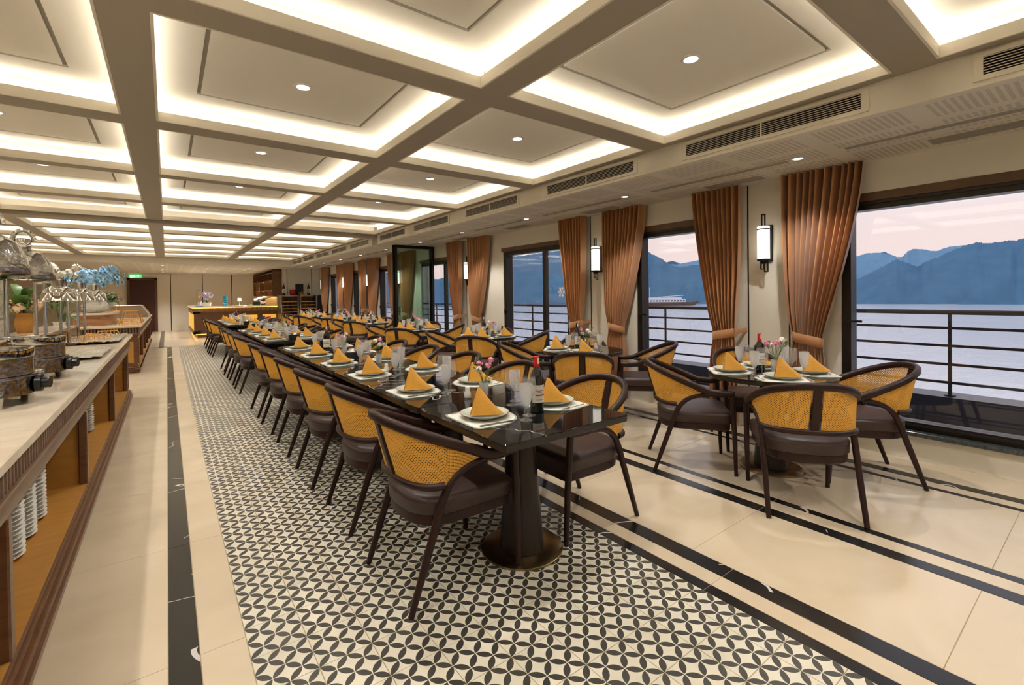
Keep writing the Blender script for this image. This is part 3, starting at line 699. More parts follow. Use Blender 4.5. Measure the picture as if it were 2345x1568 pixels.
# ---------------------------------------------------------------- round tables by the windows
RTS = [(3.80, 1.70, 40), (3.80, 3.75, 45), (3.95, 5.95, 43), (3.80, 8.2, 45), (3.95, 11.1, 44), (3.95, 13.0, 46), (3.75, 15.3, 45), (3.95, 17.1, 45)]
SIDE = {0: 'far window side', 1: 'far aisle side', 2: 'near aisle side', 3: 'near window side'}
for k, (cx, cy, rot) in enumerate(RTS):
    tn = '%s round window table' % ORD[k]
    place(RT, 'round_table', 'round black marble pedestal table, %s along the windows' % ORD[k], 'table', (cx, cy, 0), 0, 'round tables')
    for q in range(4):
        a = math.radians(rot + 90*q); R = .60 + random.uniform(-.01, .02)
        if k == 1 and q == 3: R = .68
        place(CHAIR, 'dining_chair', CH_LAB + '%s, %s' % (SIDE[q], tn), 'chair', (cx+R*math.cos(a), cy+R*math.sin(a), 0), a + PI/2 + random.uniform(-.05, .05), G_['chair'])
        if k == 1 and q in (0, 3): continue
        setting(cx+.285*math.cos(a), cy+.285*math.sin(a), a+PI, .75, '%s, %s' % (SIDE[q], tn), k > 3, random.uniform(-.7, .5))
    place(BOTTLE if k in (0, 3, 4) else BOTTLE_W, 'wine_bottle', 'dark wine bottle with pale label on the ' + tn, 'bottle', (cx-.01, cy+.075, .75), -.3)
    place(VASES[k % 3 if k else 2], 'flower_vase', 'small glass vase of carnations on the ' + tn, 'vase', (cx+.03, cy-.03, .75), k*1.1, None, 1.2 if k == 0 else 1.05)
    if k: place(BOX, 'tissue_box', 'black box tissue holder on the ' + tn, 'tissue box', (cx+.10, cy+.05, .75), .6)
    if k == 1: place(SHAKER, 'salt_shaker', 'white ceramic salt shaker on the ' + tn, 'shaker', (cx+.12, cy-.09, .75))
# ================================================================== curtains
def smooth(t): t = max(0, min(1, t)); return t*t*(3-2*t)
def curtain_mesh(Wt, seed, n=10):
    """local: origin at column edge on the floor, +y away from the column, x = 0 at the wall"""
    rnd = random.Random(seed); ph = [rnd.uniform(-.5, .5) for _ in range(6)]
    TZ = .94; top = ZS - .002; nu, nv = 150, 28; rows = []
    for i in range(nu+1):
        u = i/nu; r = []
        for j in range(nv+1):
            z = top + (.025-top)*j/nv
            if z > TZ:
                k = ((top-z)/(top-TZ))**1.4; w0, w1 = .0 + .075*k**2, Wt*(1-k) + k*.31
            else:
                k = smooth((TZ-z)/.35); w0, w1 = .075-.035*k, .32 + .03*k
            amp = (.058 if z > TZ else .036)*(1 - .55*math.exp(-((z-TZ)/.16)**2))
            uu = u + .018*math.sin(2*PI*u*2+ph[0]*4) + .006*math.sin(2*PI*u*5+z*1.3+ph[1]*6)
            s = math.sin(2*PI*n*uu + .5*math.sin(z*1.1+ph[2]))
            s = math.copysign(abs(s)**.8, s)
            r.append((-.115 - amp*s - .012*math.sin(3*u+z+ph[3]), w0 + (w1-w0)*u, z))
        rows.append(r)
    b = MB().grid(rows)
    return b
def tie_mesh():
    b = MB(); rings = []
    for z, k in ((.895, 1.0), (.897, 1.03), (.94, 1.04), (.983, 1.03), (.985, 1.0)):
        rings.append([(-.115 + .058*k*math.sin(2*PI*i/28), .195 + .128*k*math.copysign(abs(math.cos(2*PI*i/28))**.7, math.cos(2*PI*i/28)), z + .03*math.cos(2*PI*i/28)*-1) for i in range(28)])
    b.loft(rings, caps=False); b.sweep([(-.115, .07, .965), (-.05, .03, .985), (0, .012, .99)], (.006, .045), (0, 0, 1)); return b
C_fab = {w: [curtain_mesh(w, s, 11 if w > .58 else 9).mesh('curtain_fabric', M_curtain, 80) for s in (1, 2)] for w in (.64, .54)}
tm = tie_mesh().mesh('tieback', M_curtain, 60)
def mirror_mesh(me, name):
    m2 = me.copy(); m2.name = name
    for v in m2.vertices: v.co.y = -v.co.y
    m2.flip_normals(); return m2
C_fabm = {w: [mirror_mesh(m, 'curtain_fabric') for m in C_fab[w]] for w in C_fab}; tmm = mirror_mesh(tm, 'tieback')
colname = ['entrance', 'first', 'second', 'third', 'fourth', 'fifth', 'sixth', 'last']
for k, (a, b) in enumerate(COLSR):
    if k == 0: continue
    for sd in (0, 1):
        if k == 7 and sd == 1: continue
        w = .64 if sd == 0 else .54
        t = thing('curtain', 'copper satin pleated curtain tied back on the %s side of the %s sconce column' % (('near', 'far')[sd], colname[k]), 'curtain', (XW, a-.005 if sd == 0 else b+.005, 0), 0, 'window curtains')
        link('curtain_fabric', (C_fabm if sd == 0 else C_fab)[w][k % 2], t); link('tieback', tmm if sd == 0 else tm, t)
# ================================================================== sconces
P = [('backplate', MB().bbox(-.022, 0, -.05, .05, -.16, .20, .003).mesh('backplate', M_iron), [])]
br = MB().box(-.075, -.022, -.015, .015, -.12, -.10)
for x, y0, y1, z0, z1 in ((-.095, -.02, .02, .18, .305), (-.095, -.045, -.005, -.27, -.15), (-.095, -.01, .03, -.245, -.175)):
    mb = br; w = .006
    mb.box(x-w, x+w, y0, y0+.010, z0, z1); mb.box(x-w, x+w, y1-.010, y1, z0, z1); mb.box(x-w, x+w, y0, y1, z1-.010, z1); mb.box(x-w, x+w, y0, y1, z0, z0+.010)
P.append(('bracket', br.mesh('bracket', M_iron), []))
P.append(('lamp_shade', MB().lathe([(.052, -.15), (.056, -.148), (.056, .182), (.050, .186)], 28, (-.095, 0, 0)).mesh('lamp_shade', M_shade, 40), []))
P.append(('shade_band', MB().lathe([(.0565, .148), (.059, .150), (.059, .158), (.0565, .160)], 28, (-.095, 0, 0), False).mesh('shade_band', M_iron, 40), []))
P.append(('shade_cup', MB().lathe([(.020, -.19), (.030, -.185), (.032, -.165), (.058, -.160), (.059, -.142), (.0565, -.140)], 24, (-.095, 0, 0), False).mesh('shade_cup', M_iron, 40), []))
for k, (a, b) in enumerate(COLSR):
    if k == 0: continue
    place(P, 'wall_sconce', 'black iron wall sconce with white cylinder shade on the %s column' % colname[k], 'wall lamp', (XW, (a+b)/2, 1.85), 0, 'window column sconces')
# ================================================================== sliding glass partition
pm = MB()
pm.box(-.46, -.41, -.016, .016, .0, 2.487); pm.box(.41, .46, -.016, .016, .0, 2.487); pm.box(-.41, .41, -.016, .016, 0, .07); pm.box(-.41, .41, -.016, .016, 2.43, 2.487)
PF = pm.mesh('panel_frame', M_frame); PG = MB().box(-.41, .41, -.004, .004, .07, 2.43).mesh('pane', M_pane_green)
PH = MB().tube([(-.40, -.016, .98), (-.40, -.05, .98), (-.40, -.05, 1.16), (-.40, -.016, 1.16)], .006, 6).mesh('pull_handle', M_iron)
for i, (dx, dy) in enumerate(((0, 0), (-.035, .05), (-.0, .10))):
    t = thing('glass_partition_panel', 'green glass sliding partition panel, %s of three stacked against the window wall' % ['front', 'middle', 'back'][i], 'glass panel', (4.38+dx, 9.42+dy, 0), 0, 'stacked glass panels')
    link('panel_frame', PF, t); link('pane', PG, t)
    if i == 0: link('pull_handle', PH, t)
# ================================================================== snowflake stickers
def flake(r):
    mb = MB()
    for k in range(6):
        a = PI/3*k; d = Vector((0, math.cos(a), math.sin(a))); n = Vector((0, -math.sin(a), math.cos(a)))
        mb.sweep([Vector((0, 0, 0)), d*r], (.010, .0015), (1, 0, 0), .1)
        for q, l in ((.45, .3), (.72, .24)):
            for s in (-1, 1): mb.sweep([d*r*q, d*r*(q+l*.7) + n*s*r*l], (.008, .0015), (1, 0, 0), .1)
    return mb
tag(obj('snowflake_sticker', flake(.085), M_white, None, None, (XW+.082, 5.33, 1.42), .0), 'large white snowflake sticker, upper of two on the window pane', 'sticker')
tag(obj('snowflake_sticker', flake(.080), M_white, None, None, (XW+.082, 5.08, 1.16), .0), 'white snowflake sticker beside the curtain, lower of two on the window pane', 'sticker')
# ================================================================== outside: deck, railing, bay
struct('deck_outside', MB().box(XW+.22, 6.42, -6, 26, -.20, -.02).box(6.08, 6.42, -6, 26, -.02, .33), M_deck)
t = thing('balustrade', 'dark bronze ship railing with thin horizontal bars beyond the windows', 'railing', (6.2, 0, 0))
obj('handrail', MB().bbox(-.035, .035, -6, 26, 1.135, 1.18, .012), M_rail, t)
for z in (1.0, .825, .64, .459): obj('bar', MB().bbox(-.008, .008, -6, 26, z-.013, z+.013, .003), M_rail, t)
post = MB().lathe([(.045, .33), (.045, .34), (.016, .345), (.016, 1.14)], 14).mesh('post', M_rail, 40)
for k in range(-6, 23): link('post', post, t, (0, 1.069+1.085*k, 0))
M_sea = mat('sea', (.80, .81, .84), .16)  # base colour lightened to carry the sky's reflection on the water
nz = noise(M_sea, pos(M_sea, (.35, 1.2, 1)), 1.0, 6, .65); bump(M_sea, nz, .22, .4)
struct('sea', MB().add([(6.6, -900, -6), (2500, -900, -6), (2500, 2500, -6), (6.6, 2500, -6)], [(0, 1, 2, 3)]), M_sea)
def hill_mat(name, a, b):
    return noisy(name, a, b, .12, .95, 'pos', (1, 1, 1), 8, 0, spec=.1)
def hill(name, ridge, shore_k, m, label, seed, sub=9, foot=-6.2):
    rnd = random.Random(seed); pts = []
    for i in range(len(ridge)-1):
        a, b = Vector(ridge[i]), Vector(ridge[i+1])
        for j in range(sub): pts.append(a.lerp(b, j/sub))
    pts.append(Vector(ridge[-1]))
    jit = [rnd.uniform(-.35, .35) for _ in pts]
    def vn(x, y):
        def h2(i, j): return random.Random(i*7919+j*104729+seed).uniform(-1, 1)
        i, j = math.floor(x), math.floor(y); fx, fy = smooth(x-i), smooth(y-j)
        return (h2(i, j)*(1-fx)+h2(i+1, j)*fx)*(1-fy) + (h2(i, j+1)*(1-fx)+h2(i+1, j+1)*fx)*fy
    rows = []
    for i, p in enumerate(pts):
        r = []
        for qi, (q, zf) in enumerate(((shore_k, 0), (shore_k+.02, .06), (shore_k+(1-shore_k)*.2, .30), (shore_k+(1-shore_k)*.45, .58), (shore_k+(1-shore_k)*.7, .82), (shore_k+(1-shore_k)*.9, .96), (1.0, 1.0), (1.06, .9), (1.25, .3), (1.4, 0))):
            z = foot + (p.z - foot)*zf + (jit[i] if zf == 1.0 else 0) + (vn(i*.10, qi*.9)*1.8 + vn(i*.26, qi*1.7)*.6)*(1 if .05 < zf < .97 else 0)
            qq = q + .010*vn(i*.09+50, qi*.8)
            r.append((p.x*qq, p.y*qq, z))
        rows.append(r)
    o = struct(name, MB().grid(rows), m, None, 70); tag(o, label, 'hill'); return o
front = [(166.4, 319.2, 13.7), (189.7, 306.0, 18.5), (204.0, 296.6, 26.8), (212.3, 290.7, 30.8), (223.2, 282.5, 31.6), (236.2, 271.6, 33.7), (246.3, 262.6, 35.4), (267.2, 241.3, 38.6), (279.8, 226.5, 37.2), (286.1, 218.6, 34.5), (289.8, 213.6, 30.4), (293.9, 207.8, 26.9), (296.9, 203.6, 22.2), (301.6, 196.6, 19.7), (306.4, 189.1, 21.3), (313.7, 176.6, 19.5), (323.9, 157.1, 9.6), (337.0, 126.7, 2.9)]
front0 = [(-60, 352, 8), (0, 356, 15), (60, 350, 26), (110, 340, 22), (166.4, 319.2, 13.7)]
front2 = [(337.0, 126.7, 2.4), (344.4, 104.8, 6.1), (347.1, 95.3, 11.7), (349.0, 88.3, 16.6), (350.1, 84.0, 19.4), (350.6, 81.5, 18.4), (351.5, 77.8, 16.3), (352.2, 74.5, 14.7), (353.0, 70.9, 17.8), (354.0, 65.7, 19.7), (355.0, 59.9, 23.0), (355.7, 55.4, 25.3), (356.4, 50.6, 26.7), (356.9, 47.4, 25.6), (357.4, 43.5, 26.1), (357.9, 39.0, 26.7), (358.2, 36.3, 26.1), (358.5, 33.3, 27.1), (359.5, 18.1, 27.9), (360.0, -1.3, 26.8), (357, -50, 22), (345, -110, 25), (320, -170, 12)]
midr = [(415.3, 313.0, 29.8), (431.1, 290.8, 34.5), (435.6, 283.9, 31.9), (442.1, 273.8, 34.2), (448.4, 263.3, 34.2), (457.1, 247.9, 36.1), (472.8, 216.4, 25.8), (486.8, 182.9, 28.4), (498.1, 149.4, 31.3), (500.7, 140.2, 34.1), (502.5, 133.8, 34.1), (503.8, 128.8, 34.5), (504.7, 125.1, 32.2), (505.6, 121.4, 29.9), (506.6, 117.1, 29.2), (507.3, 114.1, 33.5), (508.1, 110.5, 35.6), (509.1, 105.8, 34.9), (510.5, 98.9, 33.2), (511.2, 95.5, 32.9), (512.2, 89.9, 35.6), (513.6, 81.1, 36.4), (515.5, 68.4, 36.8), (516.3, 62.3, 36.5), (517.0, 55.4, 33.1), (518.7, 36.3, 20.0)]
H1 = hill_mat('hazy_wooded_slope', (.075, .19, .32), (.10, .235, .375)); H2 = hill_mat('hazy_far_slope', (.17, .34, .52), (.21, .39, .56))  # blue dusk haze painted into the slope colours, paler on the far ridge
hill('hill', front0 + front[1:], .84, H1, 'steep haze-blue wooded hill behind the middle windows', 3)
hill('hill', front2, .84, H1, 'long haze-blue wooded hill across the bay behind the big window', 4)
hill('hill', midr, .90, H2, 'paler hazy distant ridge rising behind the blue hills', 5)
# cruise boat on the bay
bt = thing('cruise_boat', 'white two-deck cruise boat with sloped canopy moored below the hills', 'boat', (226, 157, -6), math.atan2(144.3-166.2, 237.8-218.2))
M_bw = mat('boat_white', (.75, .78, .84), .5); M_bd = mat('boat_window', (.03, .04, .06), .3); M_br = mat('boat_wood', (.10, .05, .04), .6)
obj('hull', MB().loft([[(-13, -2, .0), (12, -2, .0), (15, 0, .0), (12, 2, 0), (-13, 2, 0)], [(-14, -2.6, 2.0), (13, -2.6, 2.0), (18, 0, 2.6), (13, 2.6, 2.0), (-14, 2.6, 2.0)]]), M_br, bt)
obj('lower_deck', MB().box(-13, 10, -2.4, 2.4, 2.0, 3.5), M_bw, bt); obj('upper_deck', MB().box(-12, 8, -2.3, 2.3, 3.6, 4.6), M_bw, bt)
for i in range(14): obj('boat_window', MB().box(-12.2+1.6*i, -11.2+1.6*i, -2.46, 2.46, 2.4, 3.1), M_bd, bt)
obj('canopy', MB().add([(-4, -2.6, 4.7), (9, -2.6, 5.6), (9, 2.6, 5.6), (-4, 2.6, 4.7), (-4, -2.6, 4.9), (9, -2.6, 5.9), (9, 2.6, 5.9), (-4, 2.6, 4.9)], [(0, 1, 2, 3), (4, 7, 6, 5), (0, 4, 5, 1), (2, 6, 7, 3), (1, 5, 6, 2), (0, 3, 7, 4)]), M_bw, bt)
obj('mast', MB().tube([(-9, 0, 4.6), (-9, 0, 10.5)], .10, 6), M_bw, bt)
# ================================================================== buffet counters
def buffet(label, y0, y1, divs, slat_from, fine):
    t = thing('buffet_counter', label, 'counter', (-.41, y0, 0)); Ln = y1-y0
    XB = -.88
    obj('marble_worktop', MB().bbox(XB, .006, -.006, Ln+.006, .862, .902, .005), M_counter, t)
    obj('fluted_backing', MB().box(XB+.03, -.036, .03, Ln-.03, .758, .862), M_flutegap, t)
    if not fine:
        sm = MB().bbox(-.036, -.022, 0, .024, .758, .861, .003).mesh('slat', M_taupewood)
        n = int((Ln-slat_from-.03)/.0445)
        for i in range(n): link('slat', sm, t, (0, slat_from + .0445*i, 0))
    else:
        mb = MB()
        for i in range(int((Ln-.06)/.0445)): mb.box(-.036, -.022, .03+.0445*i, .055+.0445*i, .758, .861)
        for i in range(18): mb.box(XB+.04+.0445*i, XB+.065+.0445*i, .016, .03, .758, .861)
        tag(obj('slat_band', mb, M_taupewood, t), kind='stuff')
        obj('end_inset', MB().box(XB+.10, -.11, .022, .0295, .20, .60), M_oak, t)
    mo = MB()
    mo.bbox(XB+.02, -.010, .01, Ln-.01, .735, .758, .004)
    obj('top_ledge', mo, M_taupewood, t)
    mo = MB().bbox(XB+.03, -.024, .02, Ln-.02, .700, .735, .005).bbox(XB+.035, -.034, .025, Ln-.025, .672, .700, .006).bbox(XB+.04, -.044, .03, Ln-.03, .640, .672, .004)
    obj('upper_moulding', mo, M_walnut, t)
    mo = MB().bbox(XB+.04, -.040, .03, Ln-.03, .120, .145, .004).bbox(XB+.035, -.028, .025, Ln-.025, .095, .120, .006).bbox(XB+.03, -.012, .02, Ln-.02, .055, .095, .005).bbox(XB+.025, .0, .01, Ln-.01, .018 if not fine else .075, .055 if not fine else .095, .004)
    obj('base_moulding', mo, M_walnut, t)
    obj('plinth', MB().box(XB+.10, -.09, .10, Ln-.10, 0, .08), M_oak, t)
    obj('shelf_floor', MB().box(XB+.05, -.045, .05, Ln-.05, .140, .150), M_oak, t)
    obj('back_panel', MB().box(XB+.035, XB+.055, .05, Ln-.05, .15, .64), M_oak, t)
    obj('end_panel', MB().bbox(XB+.04, -.044, .03, .06, .14, .645, .003), M_walnut, t); obj('end_panel', MB().bbox(XB+.04, -.044, Ln-.06, Ln-.03, .14, .645, .003), M_walnut, t)
    for d in divs:
        obj('stile', MB().bbox(-.085, -.040, d-y0-.028, d-y0+.028, .145, .642, .006), M_walnut, t)
        obj('partition', MB().box(XB+.05, -.085, d-y0-.010, d-y0+.010, .15, .64), M_oak, t)
    return t
buffet('long walnut buffet counter with beige marble top and open amber shelves along the aisle', -1.2, 8.5, [-.3, 2.33, 4.25, 6.27, 8.2], 2.6, False)
buffet('second walnut buffet counter with marble top standing farther down the aisle', 11.2, 19.4, [11.55, 13.3, 15.1, 16.9, 18.7], 0, True)
obj_r = thing('display_riser', 'wooden display riser with marble shelf along the back of the buffet counter', 'riser', (-1.10, 3.2, .902))
obj('riser_box', MB().bbox(-.17, .10, 0, 5.0, 0, .13, .003), M_oak, obj_r); obj('riser_shelf', MB().bbox(-.18, .14, -.03, 5.03, .13, .165, .004), M_counter, obj_r)
t = thing('display_riser', 'rounded copper-fronted display riser with marble shelf on the second counter', 'riser', (-1.17, 11.75, .902))
def stadium(hx, hy, z):
    return [(hx*math.copysign(abs(math.cos(2*PI*i/32))**.5, math.cos(2*PI*i/32)), 1.0 + hy*math.copysign(abs(math.sin(2*PI*i/32))**.5, math.sin(2*PI*i/32)), z) for i in range(32)]
obj('riser_box', MB().loft([stadium(.30, .95, 0), stadium(.30, .95, .20)]), noisy('copper_wood', (.40, .20, .09), (.28, .13, .06), 5, .35, 'pos', (1, 1, 6)), t, 40)
obj('riser_shelf', MB().loft([stadium(.34, 1.0, .20), stadium(.345, 1.005, .205), stadium(.345, 1.005, .24)]), M_counter, t, 40)
# stacks of plates on the shelves
SP = MB().lathe([(.055, 0), (.06, .001), (.104, .017), (.107, .019), (.103, .0195), (.058, .004), (.0, .004)], 28, caps=False).mesh('white_plate', M_white, 50)
for si, (y, n, nm) in enumerate(((3.22, 15, 'front'), (3.47, 15, 'middle'), (3.72, 15, 'rear'), (5.88, 15, 'lone farther'))):
    for i in range(n):
        tag(link('white_plate', SP, None, (-.68, y, .152+.022*i)), 'white plate, %s from the bottom of the %s shelf stack under the buffet' % ((ORD[i]), nm), 'plate', 'stacked white plates')
# ---------------------------------------------------------------- chafing dishes
def chafer():
    P = []
    P.append(('warmer_base', MB().lathe([(.190, .045), (.196, .048), (.198, .125), (.205, .130), (.205, .138)], 48).mesh('warmer_base', M_hammer, 50), []))
    P.append(('pan', MB().lathe([(.185, .138), (.188, .140), (.188, .255), (.190, .262), (.186, .262), (.182, .256), (.180, .20), (.0, .195)], 48, caps=False).mesh('pan', M_hammer, 50), []))
    P.append(('pan_rim', MB().lathe([(.1895, .222), (.192, .225), (.1935, .264), (.184, .266)], 48, caps=False).mesh('pan_rim', M_steel, 50), []))
    for a in (20, 110, 200, 290):
        ca, sa = math.cos(math.radians(a)), math.sin(math.radians(a))
        P.append(('foot', MB().lathe([(.026, 0), (.028, .004), (.033, .050), (.035, .075), (.028, .082)], 18, (.175*ca, .175*sa, 0)).mesh('foot', M_steel, 50), []))
    k = MB().tube([(.195, -.05, .09), (.215, -.055, .09)], .042, 20); P.append(('dial_plate', k.mesh('dial_plate', M_knob, 40), []))
    k = MB().tube([(.215, -.055, .09), (.218, -.056, .09), (.240, -.061, .09), (.243, -.062, .09)], .027, 16); P.append(('control_knob', k.mesh('control_knob', M_knob, 40), []))
    return P
CH = chafer()
for nm, y in (('front', 3.20), ('rear', 4.08)):
    place(CH, 'chafing_dish', '%s round hammered steel chafing dish with black knob on the buffet' % nm, 'chafing dish', (-.715, y, .902), .15, 'chafing dishes')
# ---------------------------------------------------------------- heat lamps
def heat_lamp(big, zr):
    m = M_hammer if big else M_steel; P = []
    if big: prof = [(.152, 0), (.154, .003), (.152, .035), (.142, .09), (.120, .145), (.085, .187), (.050, .208), (.034, .214)]; zt = .214
    else: prof = [(.128, 0), (.132, .003), (.128, .008), (.116, .075), (.108, .095), (.062, .135), (.055, .138), (.052, .20), (.0, .205)]; zt = .205
    P.append(('dome', MB().lathe([(r, zr+z) for r, z in prof] , 44, (0, 0, 0), False).lathe([(r*.96, zr+z*.97) for r, z in prof[:6]], 44, (0, 0, 0), False).mesh('dome', m, 50), []))
    if big:
        P.append(('neck', MB().lathe([(.034, zr+.212), (.040, zr+.218), (.040, zr+.270), (.030, zr+.282)], 20).mesh('neck', M_steel, 40), []))
        pts = [(-.035*math.cos(a)*1.5, 0, zr+.262+.075*math.sin(a)) for a in [PI*i/12 for i in range(13)]]
        P.append(('neck_arch', MB().tube(pts, .014, 10).mesh('neck_arch', M_steel, 60), []))
    P.append(('bulb', MB().lathe([(.001, zr+.03), (.035, zr+.04), (.045, zr+.07), (.02, zr+.11)], 16).mesh('bulb', mat('heat_bulb', (1, .8, .6), .4, emit=(1, .6, .25), es=2), 60), []))
    for x in (-.10, -.16):
        P.append(('post', MB().tube([(x, .06, .012), (x, .06, zr+zt*.85)], .0135, 14).mesh('post', M_steel, 60), []))
    P.append(('cross_arm', MB().tube([(-.16, .06, zr+zt*.8), (-.10, .06, zr+zt*.85), (0, 0, zr+zt-.01)], .010, 10).mesh('cross_arm', M_steel, 60), []))
    P.append(('base', MB().bbox(-.22, -.04, .0, .12, 0, .014, .003).mesh('base', M_steel), []))
    return P
HLB = heat_lamp(True, .63); HLS = heat_lamp(False, .48)
for lab, pr, x, y in (('front hammered dome heat lamp over the buffet counter', HLB, -.74, 3.55), ('second hammered dome heat lamp with arched neck over the buffet', HLB, -.775, 4.5),
                      ('first polished bell heat lamp on chrome posts over the buffet', HLS, -.79, 5.85), ('second polished bell heat lamp on chrome posts over the buffet', HLS, -.77, 6.9), ('third polished bell heat lamp on chrome posts over the buffet', HLS, -.745, 7.9)):
    place(pr, 'heat_lamp', lab, 'heat lamp', (x, y, .902), 0, 'buffet heat lamps')
# ---------------------------------------------------------------- foil sheets, wire stands
def foil_sheet(w, l, seed):
    rnd = random.Random(seed); rows = []
    for i in range(21):
        r = []
        for j in range(29):
            e = min(i, 20-i, j, 28-j); z = .006 + rnd.uniform(0, .020) + (.010 if e == 0 else 0)
            r.append((w*(i/20-.5) + rnd.uniform(-.008, .008), l*(j/28-.5) + rnd.uniform(-.012, .012), z))
        rows.append(r)
    return MB().grid(rows)
for lab, x, y, w, l, s in (('wide crumpled foil sheet on the counter beside the chafing dish', -.69, 5.55, .50, .95, 1), ('smaller crumpled foil sheet at the counter end under gold stands', -.69, 7.55, .50, 1.5, 2)):
    tag(obj('foil_sheet', foil_sheet(w, l, s), M_foil, None, 80, (x, y, .902)), lab, 'foil')
def wire_stand(w, d, hgt):
    mb = MB(); r = .0035; t = .78
    b = [(-w/2, -d/2, 0), (w/2, -d/2, 0), (w/2, d/2, 0), (-w/2, d/2, 0)]; u = [(x*t, y*t, hgt) for x, y, z in b]
    for q in (b, u):
        for i in range(4): mb.tube([q[i], q[(i+1) % 4]], r, 5)
    for i in range(4):
        for k in range(5):
            f = k/5; p = Vector(b[i]).lerp(Vector(b[(i+1) % 4]), f); s = Vector(u[i]).lerp(Vector(u[(i+1) % 4]), f); mb.tube([p, s], r*.8, 5)
    return [('wire_frame', mb.mesh('wire_frame', M_gold), [])]
W1, W2, W3 = wire_stand(.24, .24, .07), wire_stand(.36, .30, .17), wire_stand(.34, .28, .26)
for lab, pr, x, y, z in (('low gold wire stand, front one on the foil at the counter end', W1, -.70, 7.0, .918), ('low gold wire stand, middle one on the foil at the counter end', W1, -.68, 7.4, .918), ('low gold wire stand, rear one on the foil at the counter end', W1, -.62, 7.95, .918),
                         ('small gold wire stand at the front of the second counter', wire_stand(.34, .28, .10), -.62, 11.5, .902), ('tall gold wire stand in the middle of the second counter', W3, -.60, 12.2, .902), ('gold wire stand behind the others on the second counter', W2, -.60, 12.9, .902), ('highest gold wire stand on the copper riser', W3, -1.0, 13.4, 1.142)):
    place(pr, 'wire_stand', lab, 'display stand', (x, y, z), .1, 'gold wire display stands')
# foil-wrapped bucket, boxes on the riser
t = MB(); rnd = random.Random(5)
t.loft([[((.11+.02*(k/8)+rnd.uniform(-.012, .012))*math.cos(2*PI*i/22), (.11+.02*(k/8)+rnd.uniform(-.012, .012))*math.sin(2*PI*i/22), .52*k/10) for i in range(22)] for k in range(11)])
tag(obj('foil_wrapped_pot', t, M_foil, None, 80, (-1.10, 5.1, 1.067)), 'tall pot wrapped in crinkled silver foil behind the heat lamps', 'pot')
# ---------------------------------------------------------------- plants and flowers
def leaf_mesh(l, w, bend=.25):
    rows = []
    for i in range(7):
        f = i/6; ww = w*math.sin(PI*min(1, f*.93+.05))**.8*.5
        rows.append([(-ww, l*f, l*bend*math.sin(PI*f*.8) + ww*.25), (0, l*f, l*bend*math.sin(PI*f*.8)), (ww, l*f, l*bend*math.sin(PI*f*.8)+ww*.25)])
    return MB().grid(rows).mesh('leaf', M_leaf, 80)
LEAF = leaf_mesh(.30, .08); LEAF_S = leaf_mesh(.13, .045)
def petal_mesh(m, r=.042):
    mb = MB()
    for k in range(5):
        a = 2*PI*k/5 + PI/2; d = Vector((math.cos(a), math.sin(a), 0)); n = Vector((-d.y, d.x, 0)); wd = .62 if k in (1, 4) else .42
        rr = r
        vsx = [Vector((0, 0, -.004)), d*rr*.45 + n*rr*wd*.8 + Vector((0, 0, .006)), d*rr*.9 + n*rr*wd*.7 + Vector((0, 0, .008)), d*rr*1.05, d*rr*.9 - n*rr*wd*.7 + Vector((0, 0, .008)), d*rr*.45 - n*rr*wd*.8 + Vector((0, 0, .006)), d*rr*.55 + Vector((0, 0, .001))]
        mb.add(vsx, [(0, 1, 6), (1, 2, 6), (2, 3, 6), (3, 4, 6), (4, 5, 6), (5, 0, 6)], [(0, 0), (.55, 0), (1, 0), (1, 0), (1, 0), (.55, 0), (.4, 0)])
    mb.add([(0, -.004, .014), (.008, -.014, .010), (0, -.02, .004), (-.008, -.014, .010), (0, 0, 0)], [(0, 1, 2, 3), (0, 4, 1), (0, 3, 4)], [(0, 0)]*5)
    return mb.mesh('blossom', m, 80)
def aim(o, d):
    o.rotation_mode = 'QUATERNION'; o.rotation_quaternion = Vector(d).to_track_quat('Z', 'Y')
def orchid(label, loc, pot_mb, pot_m, bl_mesh, nst, per, spread, height, droop, seed, leaves=8, ls=1.0, side=(1, -1, 0)):
    rnd = random.Random(seed); t = thing('potted_orchid', label, 'plant', loc)
    obj('pot', pot_mb, pot_m, t, 50)
    st = MB(); zz = max(v[2] for v in pot_mb.v)
    for k in range(nst):
        a = 2*PI*k/nst + rnd.uniform(-.3, .3); R = spread*rnd.uniform(.55, 1)
        top = Vector((R*.6*math.cos(a), R*.6*math.sin(a), zz + height*rnd.uniform(.5, 1))); end = Vector((R*1.25*math.cos(a), R*1.25*math.sin(a), zz + height*rnd.uniform(1-droop-.2, 1-droop+.15)))
        pts = bez((0, 0, zz-.03), (R*.1*math.cos(a), R*.1*math.sin(a), zz+height*.6), top, end, 12); st.tube(pts, .005, 5)
        for i in range(per):
            f = .32 + .68*i/per; p = pts[min(12, int(f*12))].lerp(pts[min(12, int(f*12)+1)], f*12 % 1)
            o = link('blossom', bl_mesh, t, p + Vector((rnd.uniform(-.05, .05), rnd.uniform(-.05, .05), rnd.uniform(-.08, .06)))); s = rnd.uniform(.8, 1.25); o.scale = (s, s, s)
            aim(o, Vector((math.cos(a)*.6 + side[0]*.8 + rnd.uniform(-.4, .4), math.sin(a)*.6 + side[1]*.8 + rnd.uniform(-.4, .4), rnd.uniform(-.1, .5))))
    obj('stems', st, M_stem, t, 60)
    for k in range(leaves):
        o = link('leaf', LEAF, t, (0, 0, zz-.01), 2*PI*k/leaves + rnd.uniform(-.3, .3)); o.scale = (ls, ls*rnd.uniform(.8, 1.2), ls); o.rotation_euler[0] = rnd.uniform(-.1, .5)
    return t
